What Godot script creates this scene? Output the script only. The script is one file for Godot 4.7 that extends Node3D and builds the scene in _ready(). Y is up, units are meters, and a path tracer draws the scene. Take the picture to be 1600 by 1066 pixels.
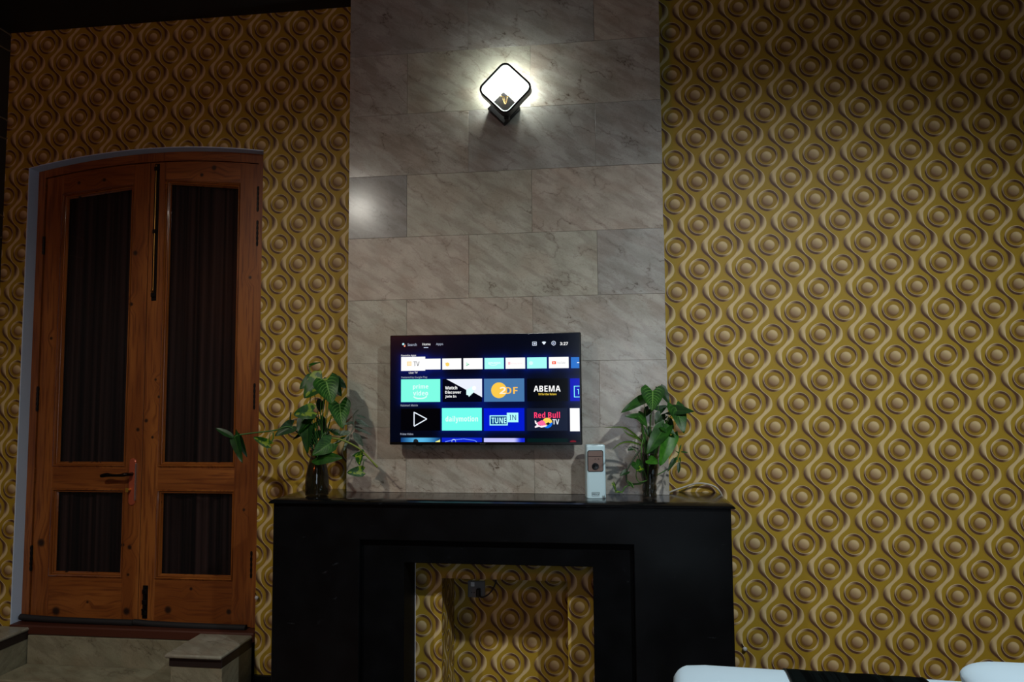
extends Node3D

const WZ := -0.11        # face of the papered wall
const CEIL := 3.584
const FLOOR := 0.05
var rng = RandomNumberGenerator.new()
var mats = {}


func V(x: float, y: float, z: float) -> Vector3:
	return Vector3(x, y, z)


# ---------------------------------------------------------------- mesh helpers
func begin() -> SurfaceTool:
	var st = SurfaceTool.new()
	st.begin(Mesh.PRIMITIVE_TRIANGLES)
	return st


func tri(st: SurfaceTool, p: Array, n: Array, u: Array) -> void:
	var order = [0, 1, 2]
	if (p[1] - p[0]).cross(p[2] - p[0]).dot(n[0] + n[1] + n[2]) > 0.0:
		order = [0, 2, 1]
	for i in order:
		st.set_normal(n[i])
		st.set_uv(u[i])
		st.add_vertex(p[i])


func uv_of(p: Vector3, n: Vector3) -> Vector2:
	var a = n.abs()
	if a.z >= a.x and a.z >= a.y:
		return Vector2(p.x, -p.y)
	if a.x >= a.y:
		return Vector2(p.z, -p.y)
	return Vector2(p.x, p.z)


# a flat convex polygon that faces away from c
func poly(st: SurfaceTool, pts: Array, c: Vector3) -> void:
	var n: Vector3 = (pts[1] - pts[0]).cross(pts[2] - pts[0])
	if n.length() < 1e-12 and pts.size() > 3:
		n = (pts[2] - pts[0]).cross(pts[3] - pts[0])
	n = n.normalized()
	if n.dot(pts[0] - c) < 0.0:
		n = -n
	for i in range(1, pts.size() - 1):
		var t = [pts[0], pts[i], pts[i + 1]]
		tri(st, t, [n, n, n], t.map(func(q): return uv_of(q, n)))


# a box with chamfered edges
func cbox(st: SurfaceTool, lo: Vector3, hi: Vector3, r := 0.003) -> void:
	var c = (lo + hi) / 2.0
	var h = (hi - lo) / 2.0
	r = minf(r, minf(h.x, minf(h.y, h.z)) * 0.9)
	var at = func(s: Vector3, axis: int) -> Vector3:
		var q = h - Vector3(r, r, r)
		q[axis] = h[axis]
		return c + q * s
	for a in 3:
		var b = (a + 1) % 3
		var d = (a + 2) % 3
		for s in [-1, 1]:
			var q = []
			for k in [[-1, -1], [1, -1], [1, 1], [-1, 1]]:
				var w = Vector3.ZERO
				w[a] = s
				w[b] = k[0]
				w[d] = k[1]
				q.append(at.call(w, a))
			poly(st, q, c)
			for s2 in [-1, 1]:
				var w1 = Vector3.ZERO
				w1[a] = s
				w1[b] = s2
				w1[d] = -1
				var w2 = w1
				w2[d] = 1
				poly(st, [at.call(w1, a), at.call(w2, a), at.call(w2, b), at.call(w1, b)], c)
	for x in [-1, 1]:
		for y in [-1, 1]:
			for z in [-1, 1]:
				var w = Vector3(x, y, z)
				poly(st, [at.call(w, 0), at.call(w, 1), at.call(w, 2)], c)


# an outline in x and y, given depth from z0 (behind) to z1 (front)
func prism(st: SurfaceTool, outline: PackedVector2Array, z0: float, z1: float, bevel := 0.0) -> void:
	var ring = outline
	if Geometry2D.is_polygon_clockwise(ring):
		ring.reverse()
	var front = ring
	var zb = z1
	if bevel > 0.0:
		var inner = Geometry2D.offset_polygon(ring, -bevel, Geometry2D.JOIN_MITER)
		if inner.size() == 1 and inner[0].size() == ring.size():
			var f: PackedVector2Array = inner[0]
			var best = 0
			for i in f.size():
				if f[i].distance_to(ring[0]) < f[best].distance_to(ring[0]):
					best = i
			front = PackedVector2Array()
			for i in f.size():
				front.append(f[(best + i) % f.size()])
			zb = z1 - bevel
	for side in [[front, z1, 1.0], [ring, z0, -1.0]]:
		var idx = Geometry2D.triangulate_polygon(side[0])
		for i in range(0, idx.size(), 3):
			var t = []
			for k in 3:
				var q: Vector2 = side[0][idx[i + k]]
				t.append(Vector3(q.x, q.y, side[1]))
			var n = Vector3(0, 0, side[2])
			tri(st, t, [n, n, n], t.map(func(p): return uv_of(p, n)))
	for i in ring.size():
		var j = (i + 1) % ring.size()
		var e = (ring[j] - ring[i]).normalized()
		var n = Vector3(e.y, -e.x, 0)
		var a = Vector3(ring[i].x, ring[i].y, z0)
		var b = Vector3(ring[j].x, ring[j].y, z0)
		var c = Vector3(ring[j].x, ring[j].y, zb)
		var d = Vector3(ring[i].x, ring[i].y, zb)
		var quads = [[a, b, c, d, n]]
		if zb < z1:
			quads.append([d, c, Vector3(front[j].x, front[j].y, z1), Vector3(front[i].x, front[i].y, z1), (n + Vector3(0, 0, 1)).normalized()])
		for q in quads:
			var m: Vector3 = q[4]
			for t in [[q[0], q[1], q[2]], [q[0], q[2], q[3]]]:
				tri(st, t, [m, m, m], t.map(func(p): return uv_of(p, m)))


# quads between a row of points and the next, with normals from the surface
func grid(st: SurfaceTool, rows: Array, towards: Vector3, uvs := [], closed := false) -> void:
	var nr = rows.size()
	var nc: int = rows[0].size()
	var norm = []
	for i in nr:
		var line = []
		for j in nc:
			var du: Vector3 = rows[mini(i + 1, nr - 1)][j] - rows[maxi(i - 1, 0)][j]
			var j0 = maxi(j - 1, 0)
			var j1 = mini(j + 1, nc - 1)
			if closed:
				j0 = nc - 2 if j == 0 else j - 1
				j1 = 1 if j == nc - 1 else j + 1
			var dv: Vector3 = rows[i][j1] - rows[i][j0]
			var n = du.cross(dv).normalized()
			line.append(n if n.length() > 0.5 else towards)
		norm.append(line)
	var flip = 1.0
	if towards != Vector3.ZERO:
		var sum = Vector3.ZERO
		for l in norm:
			for n in l:
				sum += n
		if sum.dot(towards) < 0.0:
			flip = -1.0
	for i in nr - 1:
		for j in nc - 1:
			var k = [[i, j], [i + 1, j], [i + 1, j + 1], [i, j + 1]]
			for t in [[k[0], k[1], k[2]], [k[0], k[2], k[3]]]:
				tri(st, t.map(func(q): return rows[q[0]][q[1]]), t.map(func(q): return norm[q[0]][q[1]] * flip),
					t.map(func(q): return uvs[q[0]][q[1]] if uvs else Vector2(rows[q[0]][q[1]].x, -rows[q[0]][q[1]].y)))


func tube(st: SurfaceTool, pts: Array, rad, sides := 8) -> void:
	var n = pts.size()
	var side = Vector3.ZERO
	var rings = []
	var norms = []
	for i in n:
		var d: Vector3 = (pts[mini(i + 1, n - 1)] - pts[maxi(i - 1, 0)]).normalized()
		if side == Vector3.ZERO:
			side = d.cross(Vector3.UP if absf(d.y) < 0.9 else Vector3.RIGHT).normalized()
		side = (side - d * side.dot(d)).normalized()
		var up = d.cross(side)
		var r: float = rad[i] if rad is Array else rad
		var ring = []
		var nn = []
		for k in sides + 1:
			var a = TAU * k / sides
			var v = side * cos(a) + up * sin(a)
			ring.append(pts[i] + v * r)
			nn.append(v)
		rings.append(ring)
		norms.append(nn)
	for i in n - 1:
		for k in sides:
			var q = [[i, k], [i + 1, k], [i + 1, k + 1], [i, k + 1]]
			for t in [[q[0], q[1], q[2]], [q[0], q[2], q[3]]]:
				tri(st, t.map(func(e): return rings[e[0]][e[1]]), t.map(func(e): return norms[e[0]][e[1]]), t.map(func(e): return Vector2(float(e[1]) / sides, e[0] * 0.02)))
	for e in [0, n - 1]:
		var c = Vector3.ZERO
		for k in sides:
			c += rings[e][k] / sides
		poly(st, rings[e].slice(0, sides), c + (pts[1] - pts[0] if e == 0 else pts[n - 2] - pts[n - 1]))


# a curve through a few points
func curve(pts: Array, steps := 6) -> Array:
	var out = []
	for i in pts.size() - 1:
		var p0: Vector3 = pts[maxi(i - 1, 0)]
		var p3: Vector3 = pts[mini(i + 2, pts.size() - 1)]
		for k in steps:
			out.append((pts[i] as Vector3).cubic_interpolate(pts[i + 1], p0, p3, float(k) / steps))
	out.append(pts[-1])
	return out


func lathe(st: SurfaceTool, at: Vector3, profile: Array, segs := 32) -> void:
	var rows = []
	for p in profile:
		var row = []
		for k in segs + 1:
			var a = TAU * k / segs
			row.append(at + Vector3(p.x * cos(a), p.y, p.x * sin(a)))
		rows.append(row)
	# outward on the way up
	var nr = rows.size()
	for i in nr - 1:
		for k in segs:
			var q = [[i, k], [i + 1, k], [i + 1, k + 1], [i, k + 1]]
			var nf = func(e) -> Vector3:
				var a = TAU * e[1] / segs
				var d: Vector2 = profile[mini(e[0] + 1, nr - 1)] - profile[maxi(e[0] - 1, 0)]
				var m = Vector2(d.y, -d.x).normalized()
				return Vector3(m.x * cos(a), m.y, m.x * sin(a))
			for t in [[q[0], q[1], q[2]], [q[0], q[2], q[3]]]:
				tri(st, t.map(func(e): return rows[e[0]][e[1]]), t.map(nf), t.map(func(e): return Vector2(float(e[1]) / segs, float(e[0]) / nr)))


# a disc or ring that stands in the plane across the axis given by its basis
func turned(st: SurfaceTool, at: Vector3, axis: Vector3, profile: Array, segs := 24) -> void:
	var tmp = begin()
	lathe(tmp, Vector3.ZERO, profile, segs)
	var b = Basis(Quaternion(Vector3.UP, axis.normalized()))
	st.append_from(tmp.commit(), 0, Transform3D(b, at))


# a box with all its edges rounded, for cushions and mattresses
func soft_box(st: SurfaceTool, lo: Vector3, hi: Vector3, r: Vector3, puff := 0.0, seg := 14) -> void:
	var c = (lo + hi) / 2.0
	var h = (hi - lo) / 2.0
	for a in 3:
		var b = (a + 1) % 3
		var d = (a + 2) % 3
		for s in [-1, 1]:
			var rows = []
			for i in seg + 1:
				var row = []
				for j in seg + 1:
					var q = Vector3.ZERO
					q[a] = s
					q[b] = ease_edge(2.0 * i / seg - 1.0)
					q[d] = ease_edge(2.0 * j / seg - 1.0)
					var p = q * h
					var core = p.clamp(-(h - r), h - r)
					var v = (p - core) / r
					if v.length() > 0.0001:
						p = core + v.normalized() * r * minf(v.length(), 1.0) if v.length() > 1.0 else p
					var e = (1.0 - pow(absf(p.x / h.x), 2.0)) * (1.0 - pow(absf(p.z / h.z), 2.0))
					p.y += signf(p.y) * puff * e * absf(p.y / h.y)
					row.append(c + p)
				rows.append(row)
			var t = Vector3.ZERO
			t[a] = s
			grid(st, rows, t)


func ease_edge(x: float) -> float:
	return signf(x) * (1.0 - pow(1.0 - absf(x), 1.8))


# ---------------------------------------------------------------- scene helpers
func origin_of(n: Node) -> Vector3:
	var o = Vector3.ZERO
	while n != self and n is Node3D:
		o += n.position
		n = n.get_parent()
	return o


# one named mesh, given in scene coordinates
func put(called: String, st: SurfaceTool, m: Material, parent: Node = self, label := "") -> MeshInstance3D:
	var o = MeshInstance3D.new()
	o.name = called
	o.mesh = st.commit()
	o.material_override = m
	parent.add_child(o, true)
	o.position = -origin_of(parent)
	if label:
		o.set_meta("label", label)
	return o


func thing(called: String, label: String, category: String, at: Vector3, group := "") -> Node3D:
	var o = Node3D.new()
	o.name = called
	o.position = at
	add_child(o, true)
	return tag(o, label, category, group)


func tag(o: Node3D, label: String, category: String, group := "") -> Node3D:
	o.set_meta("label", label)
	if category:
		o.set_meta("category", category)
	if group:
		o.set_meta("group", group)
	return o


func struct(o: Node3D, label: String, category: String) -> Node3D:
	o.set_meta("kind", "structure")
	return tag(o, label, category)


func mat(c: Color, rough := 0.6, metal := 0.0) -> StandardMaterial3D:
	var m = StandardMaterial3D.new()
	m.albedo_color = c
	m.roughness = rough
	m.metallic = metal
	return m


func textured(img: Image, rough: float, tint := Color.WHITE) -> StandardMaterial3D:
	var m = mat(tint, rough)
	m.albedo_texture = ImageTexture.create_from_image(img)
	return m


func glow(c: Color, energy: float) -> StandardMaterial3D:
	var m = mat(Color(0.02, 0.02, 0.02), 0.5)
	m.emission_enabled = true
	m.emission = c
	m.emission_energy_multiplier = energy
	return m


func glass(c: Color, alpha: float) -> StandardMaterial3D:
	var m = mat(Color(c.r, c.g, c.b, alpha), 0.03)
	m.transparency = BaseMaterial3D.TRANSPARENCY_ALPHA
	m.metallic_specular = 0.5
	return m


func mixc(a: Color, b: Color, t: float) -> Color:
	return a.lerp(b, clampf(t, 0.0, 1.0))


func noise(seed_: int, freq: float, ridged := false, octaves := 4, warp := 0.0) -> FastNoiseLite:
	var n = FastNoiseLite.new()
	n.seed = seed_
	n.noise_type = FastNoiseLite.TYPE_SIMPLEX_SMOOTH
	n.frequency = freq
	n.fractal_type = FastNoiseLite.FRACTAL_RIDGED if ridged else FastNoiseLite.FRACTAL_FBM
	n.fractal_octaves = octaves
	if warp > 0.0:
		n.domain_warp_enabled = true
		n.domain_warp_amplitude = warp
		n.domain_warp_frequency = freq * 1.5
	return n


func image_from(w: int, h: int, f: Callable) -> Image:
	var data = PackedByteArray()
	data.resize(w * h * 3)
	var k = 0
	for y in h:
		for x in w:
			var c: Color = f.call(x, y)
			data[k] = int(clampf(c.r, 0, 1) * 255.0)
			data[k + 1] = int(clampf(c.g, 0, 1) * 255.0)
			data[k + 2] = int(clampf(c.b, 0, 1) * 255.0)
			k += 3
	var img = Image.create_from_data(w, h, false, Image.FORMAT_RGB8, data)
	img.generate_mipmaps()
	return img


# ---------------------------------------------------------------- prints and surfaces
# wallpaper: two rings with a ball to a repeat, waved ribbons between the columns
func wallpaper_image() -> Image:
	var gold = Color(0.625, 0.52, 0.155)
	var gold_low = Color(0.56, 0.44, 0.145)
	var cream = Color(0.80, 0.72, 0.53)
	var dark = Color(0.335, 0.235, 0.165)
	var line = Color(0.93, 0.87, 0.74)
	var N = 400.0
	var w = 0.009
	return image_from(400, 400, func(px: int, py: int) -> Color:
		var u = px / N
		var v = py / N
		var c = gold
		# nearest ring centre
		var best = Vector2(9, 9)
		for q in [Vector2(0, 0), Vector2(1, 0), Vector2(0, 1), Vector2(1, 1), Vector2(0.5, 0.5)]:
			var d = Vector2(u - q.x, q.y - v)
			if d.length() < best.length():
				best = d
		var r = best.length()
		# ribbons
		for mid in [0.25, 0.75]:
			var side = 1.0 if mid < 0.5 else -1.0
			var ph: float = TAU * v
			var g = cos(ph) * 1.065 - 0.065 * cos(3.0 * ph)
			var xc: float = mid + side * 0.137 * g
			var slope = -side * (sin(ph) * 1.065 - 0.195 * sin(3.0 * ph)) / 1.2
			var hw = 0.044 + 0.024 * pow(absf(cos(ph)), 1.3) - 0.013 * maxf(slope, 0.0)
			var s: float = (u - xc) / hw
			var ew = w / hw
			var inside = 1.0 - smoothstep(1.0 - ew, 1.0 + ew, absf(s))
			if s < -0.8 and s > -1.9:
				c = c.lerp(Color(0.42, 0.31, 0.15), 0.5 * (1.0 - (-s - 0.8) / 1.1) * (0.4 + 0.6 * absf(cos(ph))))
			if inside > 0.0:
				var b = 0.58 + 0.50 * s - 0.75 * slope
				if slope < 0.0:
					b = maxf(b, 0.25 + 0.9 * -slope)
				c = c.lerp(mixc(dark, cream, smoothstep(0.05, 0.95, b)), inside)
			var edge = absf(u - xc - hw) / 0.0085
			if edge < 1.0:
				var amount = smoothstep(-0.1, 0.4, slope + (0.25 if side * cos(ph) < 0.0 else -0.15))
				c = c.lerp(line, (1.0 - edge * edge) * amount * 0.85)
		# ring and ball
		if r < 0.30:
			var th = atan2(best.y, best.x)
			var b = 0.24 + 0.70 * cos(2.0 * (th - deg_to_rad(137.0)))
			b -= 0.18 * maxf(0.0, cos(th - deg_to_rad(215.0)))
			var half = 0.026 + 0.004 * cos(2.0 * (th - deg_to_rad(60.0)))
			if r < 0.19:
				c = c.lerp(gold_low, 0.55)
			var ring = 1.0 - smoothstep(half - w * 0.8, half + w * 0.8, absf(r - 0.2155))
			c = c.lerp(mixc(dark, cream, b), ring)
			var lr = Vector2(best.x - 0.006, best.y - 0.025).length()
			var hl = absf(lr - 0.217) / 0.0065
			if hl < 1.0:
				c = c.lerp(line, (1.0 - hl * hl) * 0.75)
			var drop = Vector2(best.x + 0.018, best.y + 0.018).length()
			if r > 0.1 and r < 0.18 and drop < 0.125:
				c = c.lerp(Color(0.36, 0.25, 0.12), 0.55)
			var ball = 1.0 - smoothstep(0.112 - w, 0.112 + w, r)
			var lit = 0.66 + (best.x * 0.55 + best.y * 0.85) / 0.112 * 0.55 - pow(r / 0.112, 6.0) * 0.15
			c = c.lerp(mixc(Color(0.42, 0.30, 0.21), cream, lit), ball)
		return c)


func paper(img: Texture2D, px: float, py: float, ox: float, oy: float) -> StandardMaterial3D:
	var m = mat(Color.WHITE, 0.55)
	m.albedo_texture = img
	m.uv1_scale = Vector3(1.0 / px, 1.0 / py, 1)
	m.uv1_offset = Vector3(-ox / px, oy / py, 0)
	m.metallic_specular = 0.35
	return m


# polished beige marble, 1.22 m across
func marble_image() -> Image:
	var cloud = noise(3, 0.006, false, 5, 30.0)
	var vein = noise(8, 0.0034, false, 5, 40.0)
	var fine = noise(21, 0.009, false, 4, 30.0)
	var mask = noise(27, 0.005, false, 2)
	var speck = noise(5, 0.12, false, 2)
	var pink = noise(14, 0.004, false, 2)
	return image_from(1024, 1024, func(x: int, y: int) -> Color:
		var a = x * 0.85 + y * 0.53
		var b = (y * 0.85 - x * 0.53) * 1.7
		var c = Color(0.612, 0.60, 0.55)
		c = c.lerp(Color(0.69, 0.675, 0.63), clampf(0.5 + 1.2 * cloud.get_noise_2d(a, b), 0.0, 1.0))
		c = c.lerp(Color(0.60, 0.52, 0.45), clampf(pink.get_noise_2d(a, b) * 0.6, 0.0, 0.25))
		var m = clampf(0.35 + 1.3 * mask.get_noise_2d(a, b), 0.0, 1.0)
		var n = vein.get_noise_2d(a, b)
		var v = clampf(1.0 - absf(n) / 0.014, 0.0, 1.0) * m
		var halo = clampf(1.0 - absf(n) / 0.10, 0.0, 1.0) * m
		c = c.lerp(Color(0.44, 0.40, 0.36), halo * 0.30)
		c = c.lerp(Color(0.33, 0.285, 0.235), v * 0.9)
		var f = clampf(1.0 - absf(fine.get_noise_2d(a + 300.0, b)) / 0.02, 0.0, 1.0) * clampf(0.2 + 1.5 * mask.get_noise_2d(b + 500.0, a), 0.0, 1.0)
		c = c.lerp(Color(0.42, 0.375, 0.325), f * 0.6)
		var f2 = clampf(1.0 - absf(fine.get_noise_2d(a * 1.3 - 700.0, b * 1.6 + 90.0)) / 0.05, 0.0, 1.0)
		c = c.lerp(Color(0.45, 0.41, 0.36), f2 * 0.28)
		c = c.lerp(Color(0.46, 0.42, 0.38), clampf(cloud.get_noise_2d(a * 0.8 + 1500.0, b * 2.2) * 0.9, 0.0, 0.25))
		var s = speck.get_noise_2d(x, y) * 0.02
		return Color(c.r + s, c.g + s, c.b + s))


func black_marble_image() -> Image:
	var cloud = noise(31, 0.01, false, 4)
	var vein = noise(32, 0.0045, true, 3, 40.0)
	return image_from(512, 512, func(x: int, y: int) -> Color:
		var g = 0.05 + 0.02 * cloud.get_noise_2d(x, y)
		var v = clampf((vein.get_noise_2d(x, y * 1.6) - 0.86) / 0.14, 0.0, 1.0) * clampf(cloud.get_noise_2d(x * 0.5 + 900.0, y * 0.5) * 3.0, 0.0, 1.0)
		return Color(g * 0.92 + v * 0.16, g + v * 0.17, g * 1.12 + v * 0.18))


# old varnished pine of the whole door, 1.45 m by 2.55 m: grain runs along stiles and across rails
func pine_image() -> Image:
	var broad = noise(41, 0.02, false, 3)
	var line = noise(42, 0.05, false, 3)
	var knots = []
	for k in [[-2.343, 0.814, 0.024], [-1.843, 0.474, 0.022], [-1.613, 0.488, 0.022], [-1.281, 0.488, 0.016], [-2.243, 0.463, 0.026], [-1.415, 2.796, 0.016], [-1.484, 2.761, 0.012],
			[-1.854, 2.351, 0.016], [-1.868, 2.075, 0.012], [-1.763, 1.456, 0.012], [-1.809, 1.409, 0.012], [-1.725, 1.369, 0.009], [-1.836, 0.8, 0.014], [-1.873, 0.812, 0.01],
			[-1.671, 1.032, 0.009], [-1.489, 0.597, 0.010], [-2.065, 0.514, 0.008], [-1.695, 1.58, 0.009], [-1.716, 1.671, 0.008], [-2.33, 1.9, 0.01], [-1.2, 2.2, 0.01], [-2.05, 2.76, 0.012], [-1.21, 1.0, 0.009], [-2.2, 2.75, 0.011], [-1.84, 0.66, 0.009]]:
		knots.append([Vector2((k[0] + 2.5) * 400.0, (2.9 - k[1]) * 400.0), k[2] * 520.0])
	return image_from(580, 1020, func(x: int, y: int) -> Color:
		var wy = 2.9 - y / 400.0
		var wx = -2.5 + x / 400.0
		var rail = (wy > 1.1 and wy < 1.21 or wy < 0.64 and wy > 0.42 or wy > 2.68) and (wx > -2.29 and wx < -1.87 or wx > -1.69 and wx < -1.265)
		var p = Vector2(x, y)
		var a = p.x
		var b = p.y
		if rail:
			a = p.y
			b = p.x + 900.0
		var bend = 0.0
		var dark = 0.0
		for k in knots:
			var d: float = p.distance_to(k[0])
			if d < k[1] * 4.0:
				bend += (1.0 - d / (k[1] * 4.0)) * 5.0
				dark = maxf(dark, 1.0 - smoothstep(k[1] * 0.25, k[1] * 0.9, d))
		var g = line.get_noise_2d((a + bend * 3.0) * 3.2, b * 0.16)
		var t = broad.get_noise_2d(a * 0.7, b * 0.10)
		var c = Color(0.45, 0.245, 0.09)
		c = c.lerp(Color(0.56, 0.335, 0.14), clampf(0.5 + t * 1.3, 0.0, 1.0))
		c = c.lerp(Color(0.34, 0.165, 0.06), clampf(g * 1.3, 0.0, 0.65))
		return c.lerp(Color(0.10, 0.055, 0.035), dark * 0.88))


func cloth_image() -> Image:  # broad stripes paint the light and dark of curtain folds into the cloth
	var n = noise(51, 0.03, false, 2)
	return image_from(256, 256, func(x: int, y: int) -> Color:
		var s = n.get_noise_2d(x * 1.6, y * 0.1)
		return Color(0.135 + 0.13 * s, 0.095 + 0.095 * s, 0.09 + 0.085 * s))


func damask_image() -> Image:
	var n = noise(61, 0.03, false, 3, 20.0)
	return image_from(256, 256, func(x: int, y: int) -> Color:
		var s = smoothstep(-0.05, 0.12, n.get_noise_2d(x, y))
		return Color(0.018, 0.030, 0.034).lerp(Color(0.045, 0.068, 0.072), s))


# leaves: u across (0.5 the midrib), v from the stalk to the tip
func leaf_image(kind: String) -> Image:
	var n = noise(hash(kind) % 1000, 0.02, false, 3, 15.0)
	return image_from(96, 192, func(x: int, y: int) -> Color:
		var u = x / 95.0 * 2.0 - 1.0
		var v = y / 191.0
		var k = n.get_noise_2d(x, y)
		var c = Color(0.10, 0.27, 0.07).lerp(Color(0.17, 0.38, 0.10), 0.5 + k)
		match kind:
			"dark": c = Color(0.07, 0.20, 0.07).lerp(Color(0.11, 0.28, 0.09), 0.5 + k)
			"lime": c = Color(0.17, 0.42, 0.07).lerp(Color(0.26, 0.52, 0.12), 0.5 + k)
			"silver": c = Color(0.36, 0.43, 0.35).lerp(Color(0.50, 0.57, 0.48), 0.5 + k)
			"spot": c = c.lerp(Color(0.52, 0.62, 0.16), smoothstep(0.05, 0.25, n.get_noise_2d(x * 0.6 + 400.0, y * 0.45)))
			"spider": c = Color(0.12, 0.28, 0.06).lerp(Color(0.45, 0.55, 0.22), 1.0 - smoothstep(0.2, 0.5, absf(u)))
		if kind == "vein" or kind == "vein2":
			var strength = 0.85 if kind == "vein" else 0.4
			var mid = 1.0 - smoothstep(0.02, 0.07, absf(u))
			var along = (v + absf(u) * -0.38) * 9.0
			var vein = 1.0 - smoothstep(0.05, 0.16, absf(along - roundf(along)))
			vein *= 1.0 - smoothstep(0.45, 0.95, absf(u))
			c = c.lerp(Color(0.55, 0.72, 0.38), maxf(mid, vein * 0.75) * strength)
		elif kind != "silver" and kind != "spider":
			c = c.lerp(Color(0.38, 0.52, 0.22), (1.0 - smoothstep(0.02, 0.05, absf(u))) * 0.55)
		return c)


# ---------------------------------------------------------------- television picture, millimetres from the set's upper corner
const PX := 1.2


func fill(img: Image, x0: float, y0: float, x1: float, y1: float, c: Color) -> void:
	img.fill_rect(Rect2i(int(x0 * PX), int(y0 * PX), int((x1 - x0) * PX), int((y1 - y0) * PX)), c)


func fill_shape(img: Image, pts: PackedVector2Array, c: Color) -> void:
	var lo = pts[0]
	var hi = pts[0]
	for p in pts:
		lo = lo.min(p)
		hi = hi.max(p)
	for y in range(int(lo.y * PX), int(hi.y * PX) + 1):
		for x in range(int(lo.x * PX), int(hi.x * PX) + 1):
			if x >= 0 and y >= 0 and x < img.get_width() and y < img.get_height() and Geometry2D.is_point_in_polygon(Vector2(x + 0.5, y + 0.5) / PX, pts):
				img.set_pixel(x, y, c)


func disc(cx: float, cy: float, r: float, ry := 0.0) -> PackedVector2Array:
	var out = PackedVector2Array()
	for k in 28:
		out.append(Vector2(cx + cos(TAU * k / 28) * r, cy + sin(TAU * k / 28) * (ry if ry > 0.0 else r)))
	return out


func stroke(img: Image, pts: PackedVector2Array, w: float, c: Color) -> void:
	for i in pts.size() - 1:
		var d = (pts[i + 1] - pts[i]).normalized().orthogonal() * w / 2.0
		fill_shape(img, PackedVector2Array([pts[i] + d, pts[i + 1] + d, pts[i + 1] - d, pts[i] - d]), c)


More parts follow.
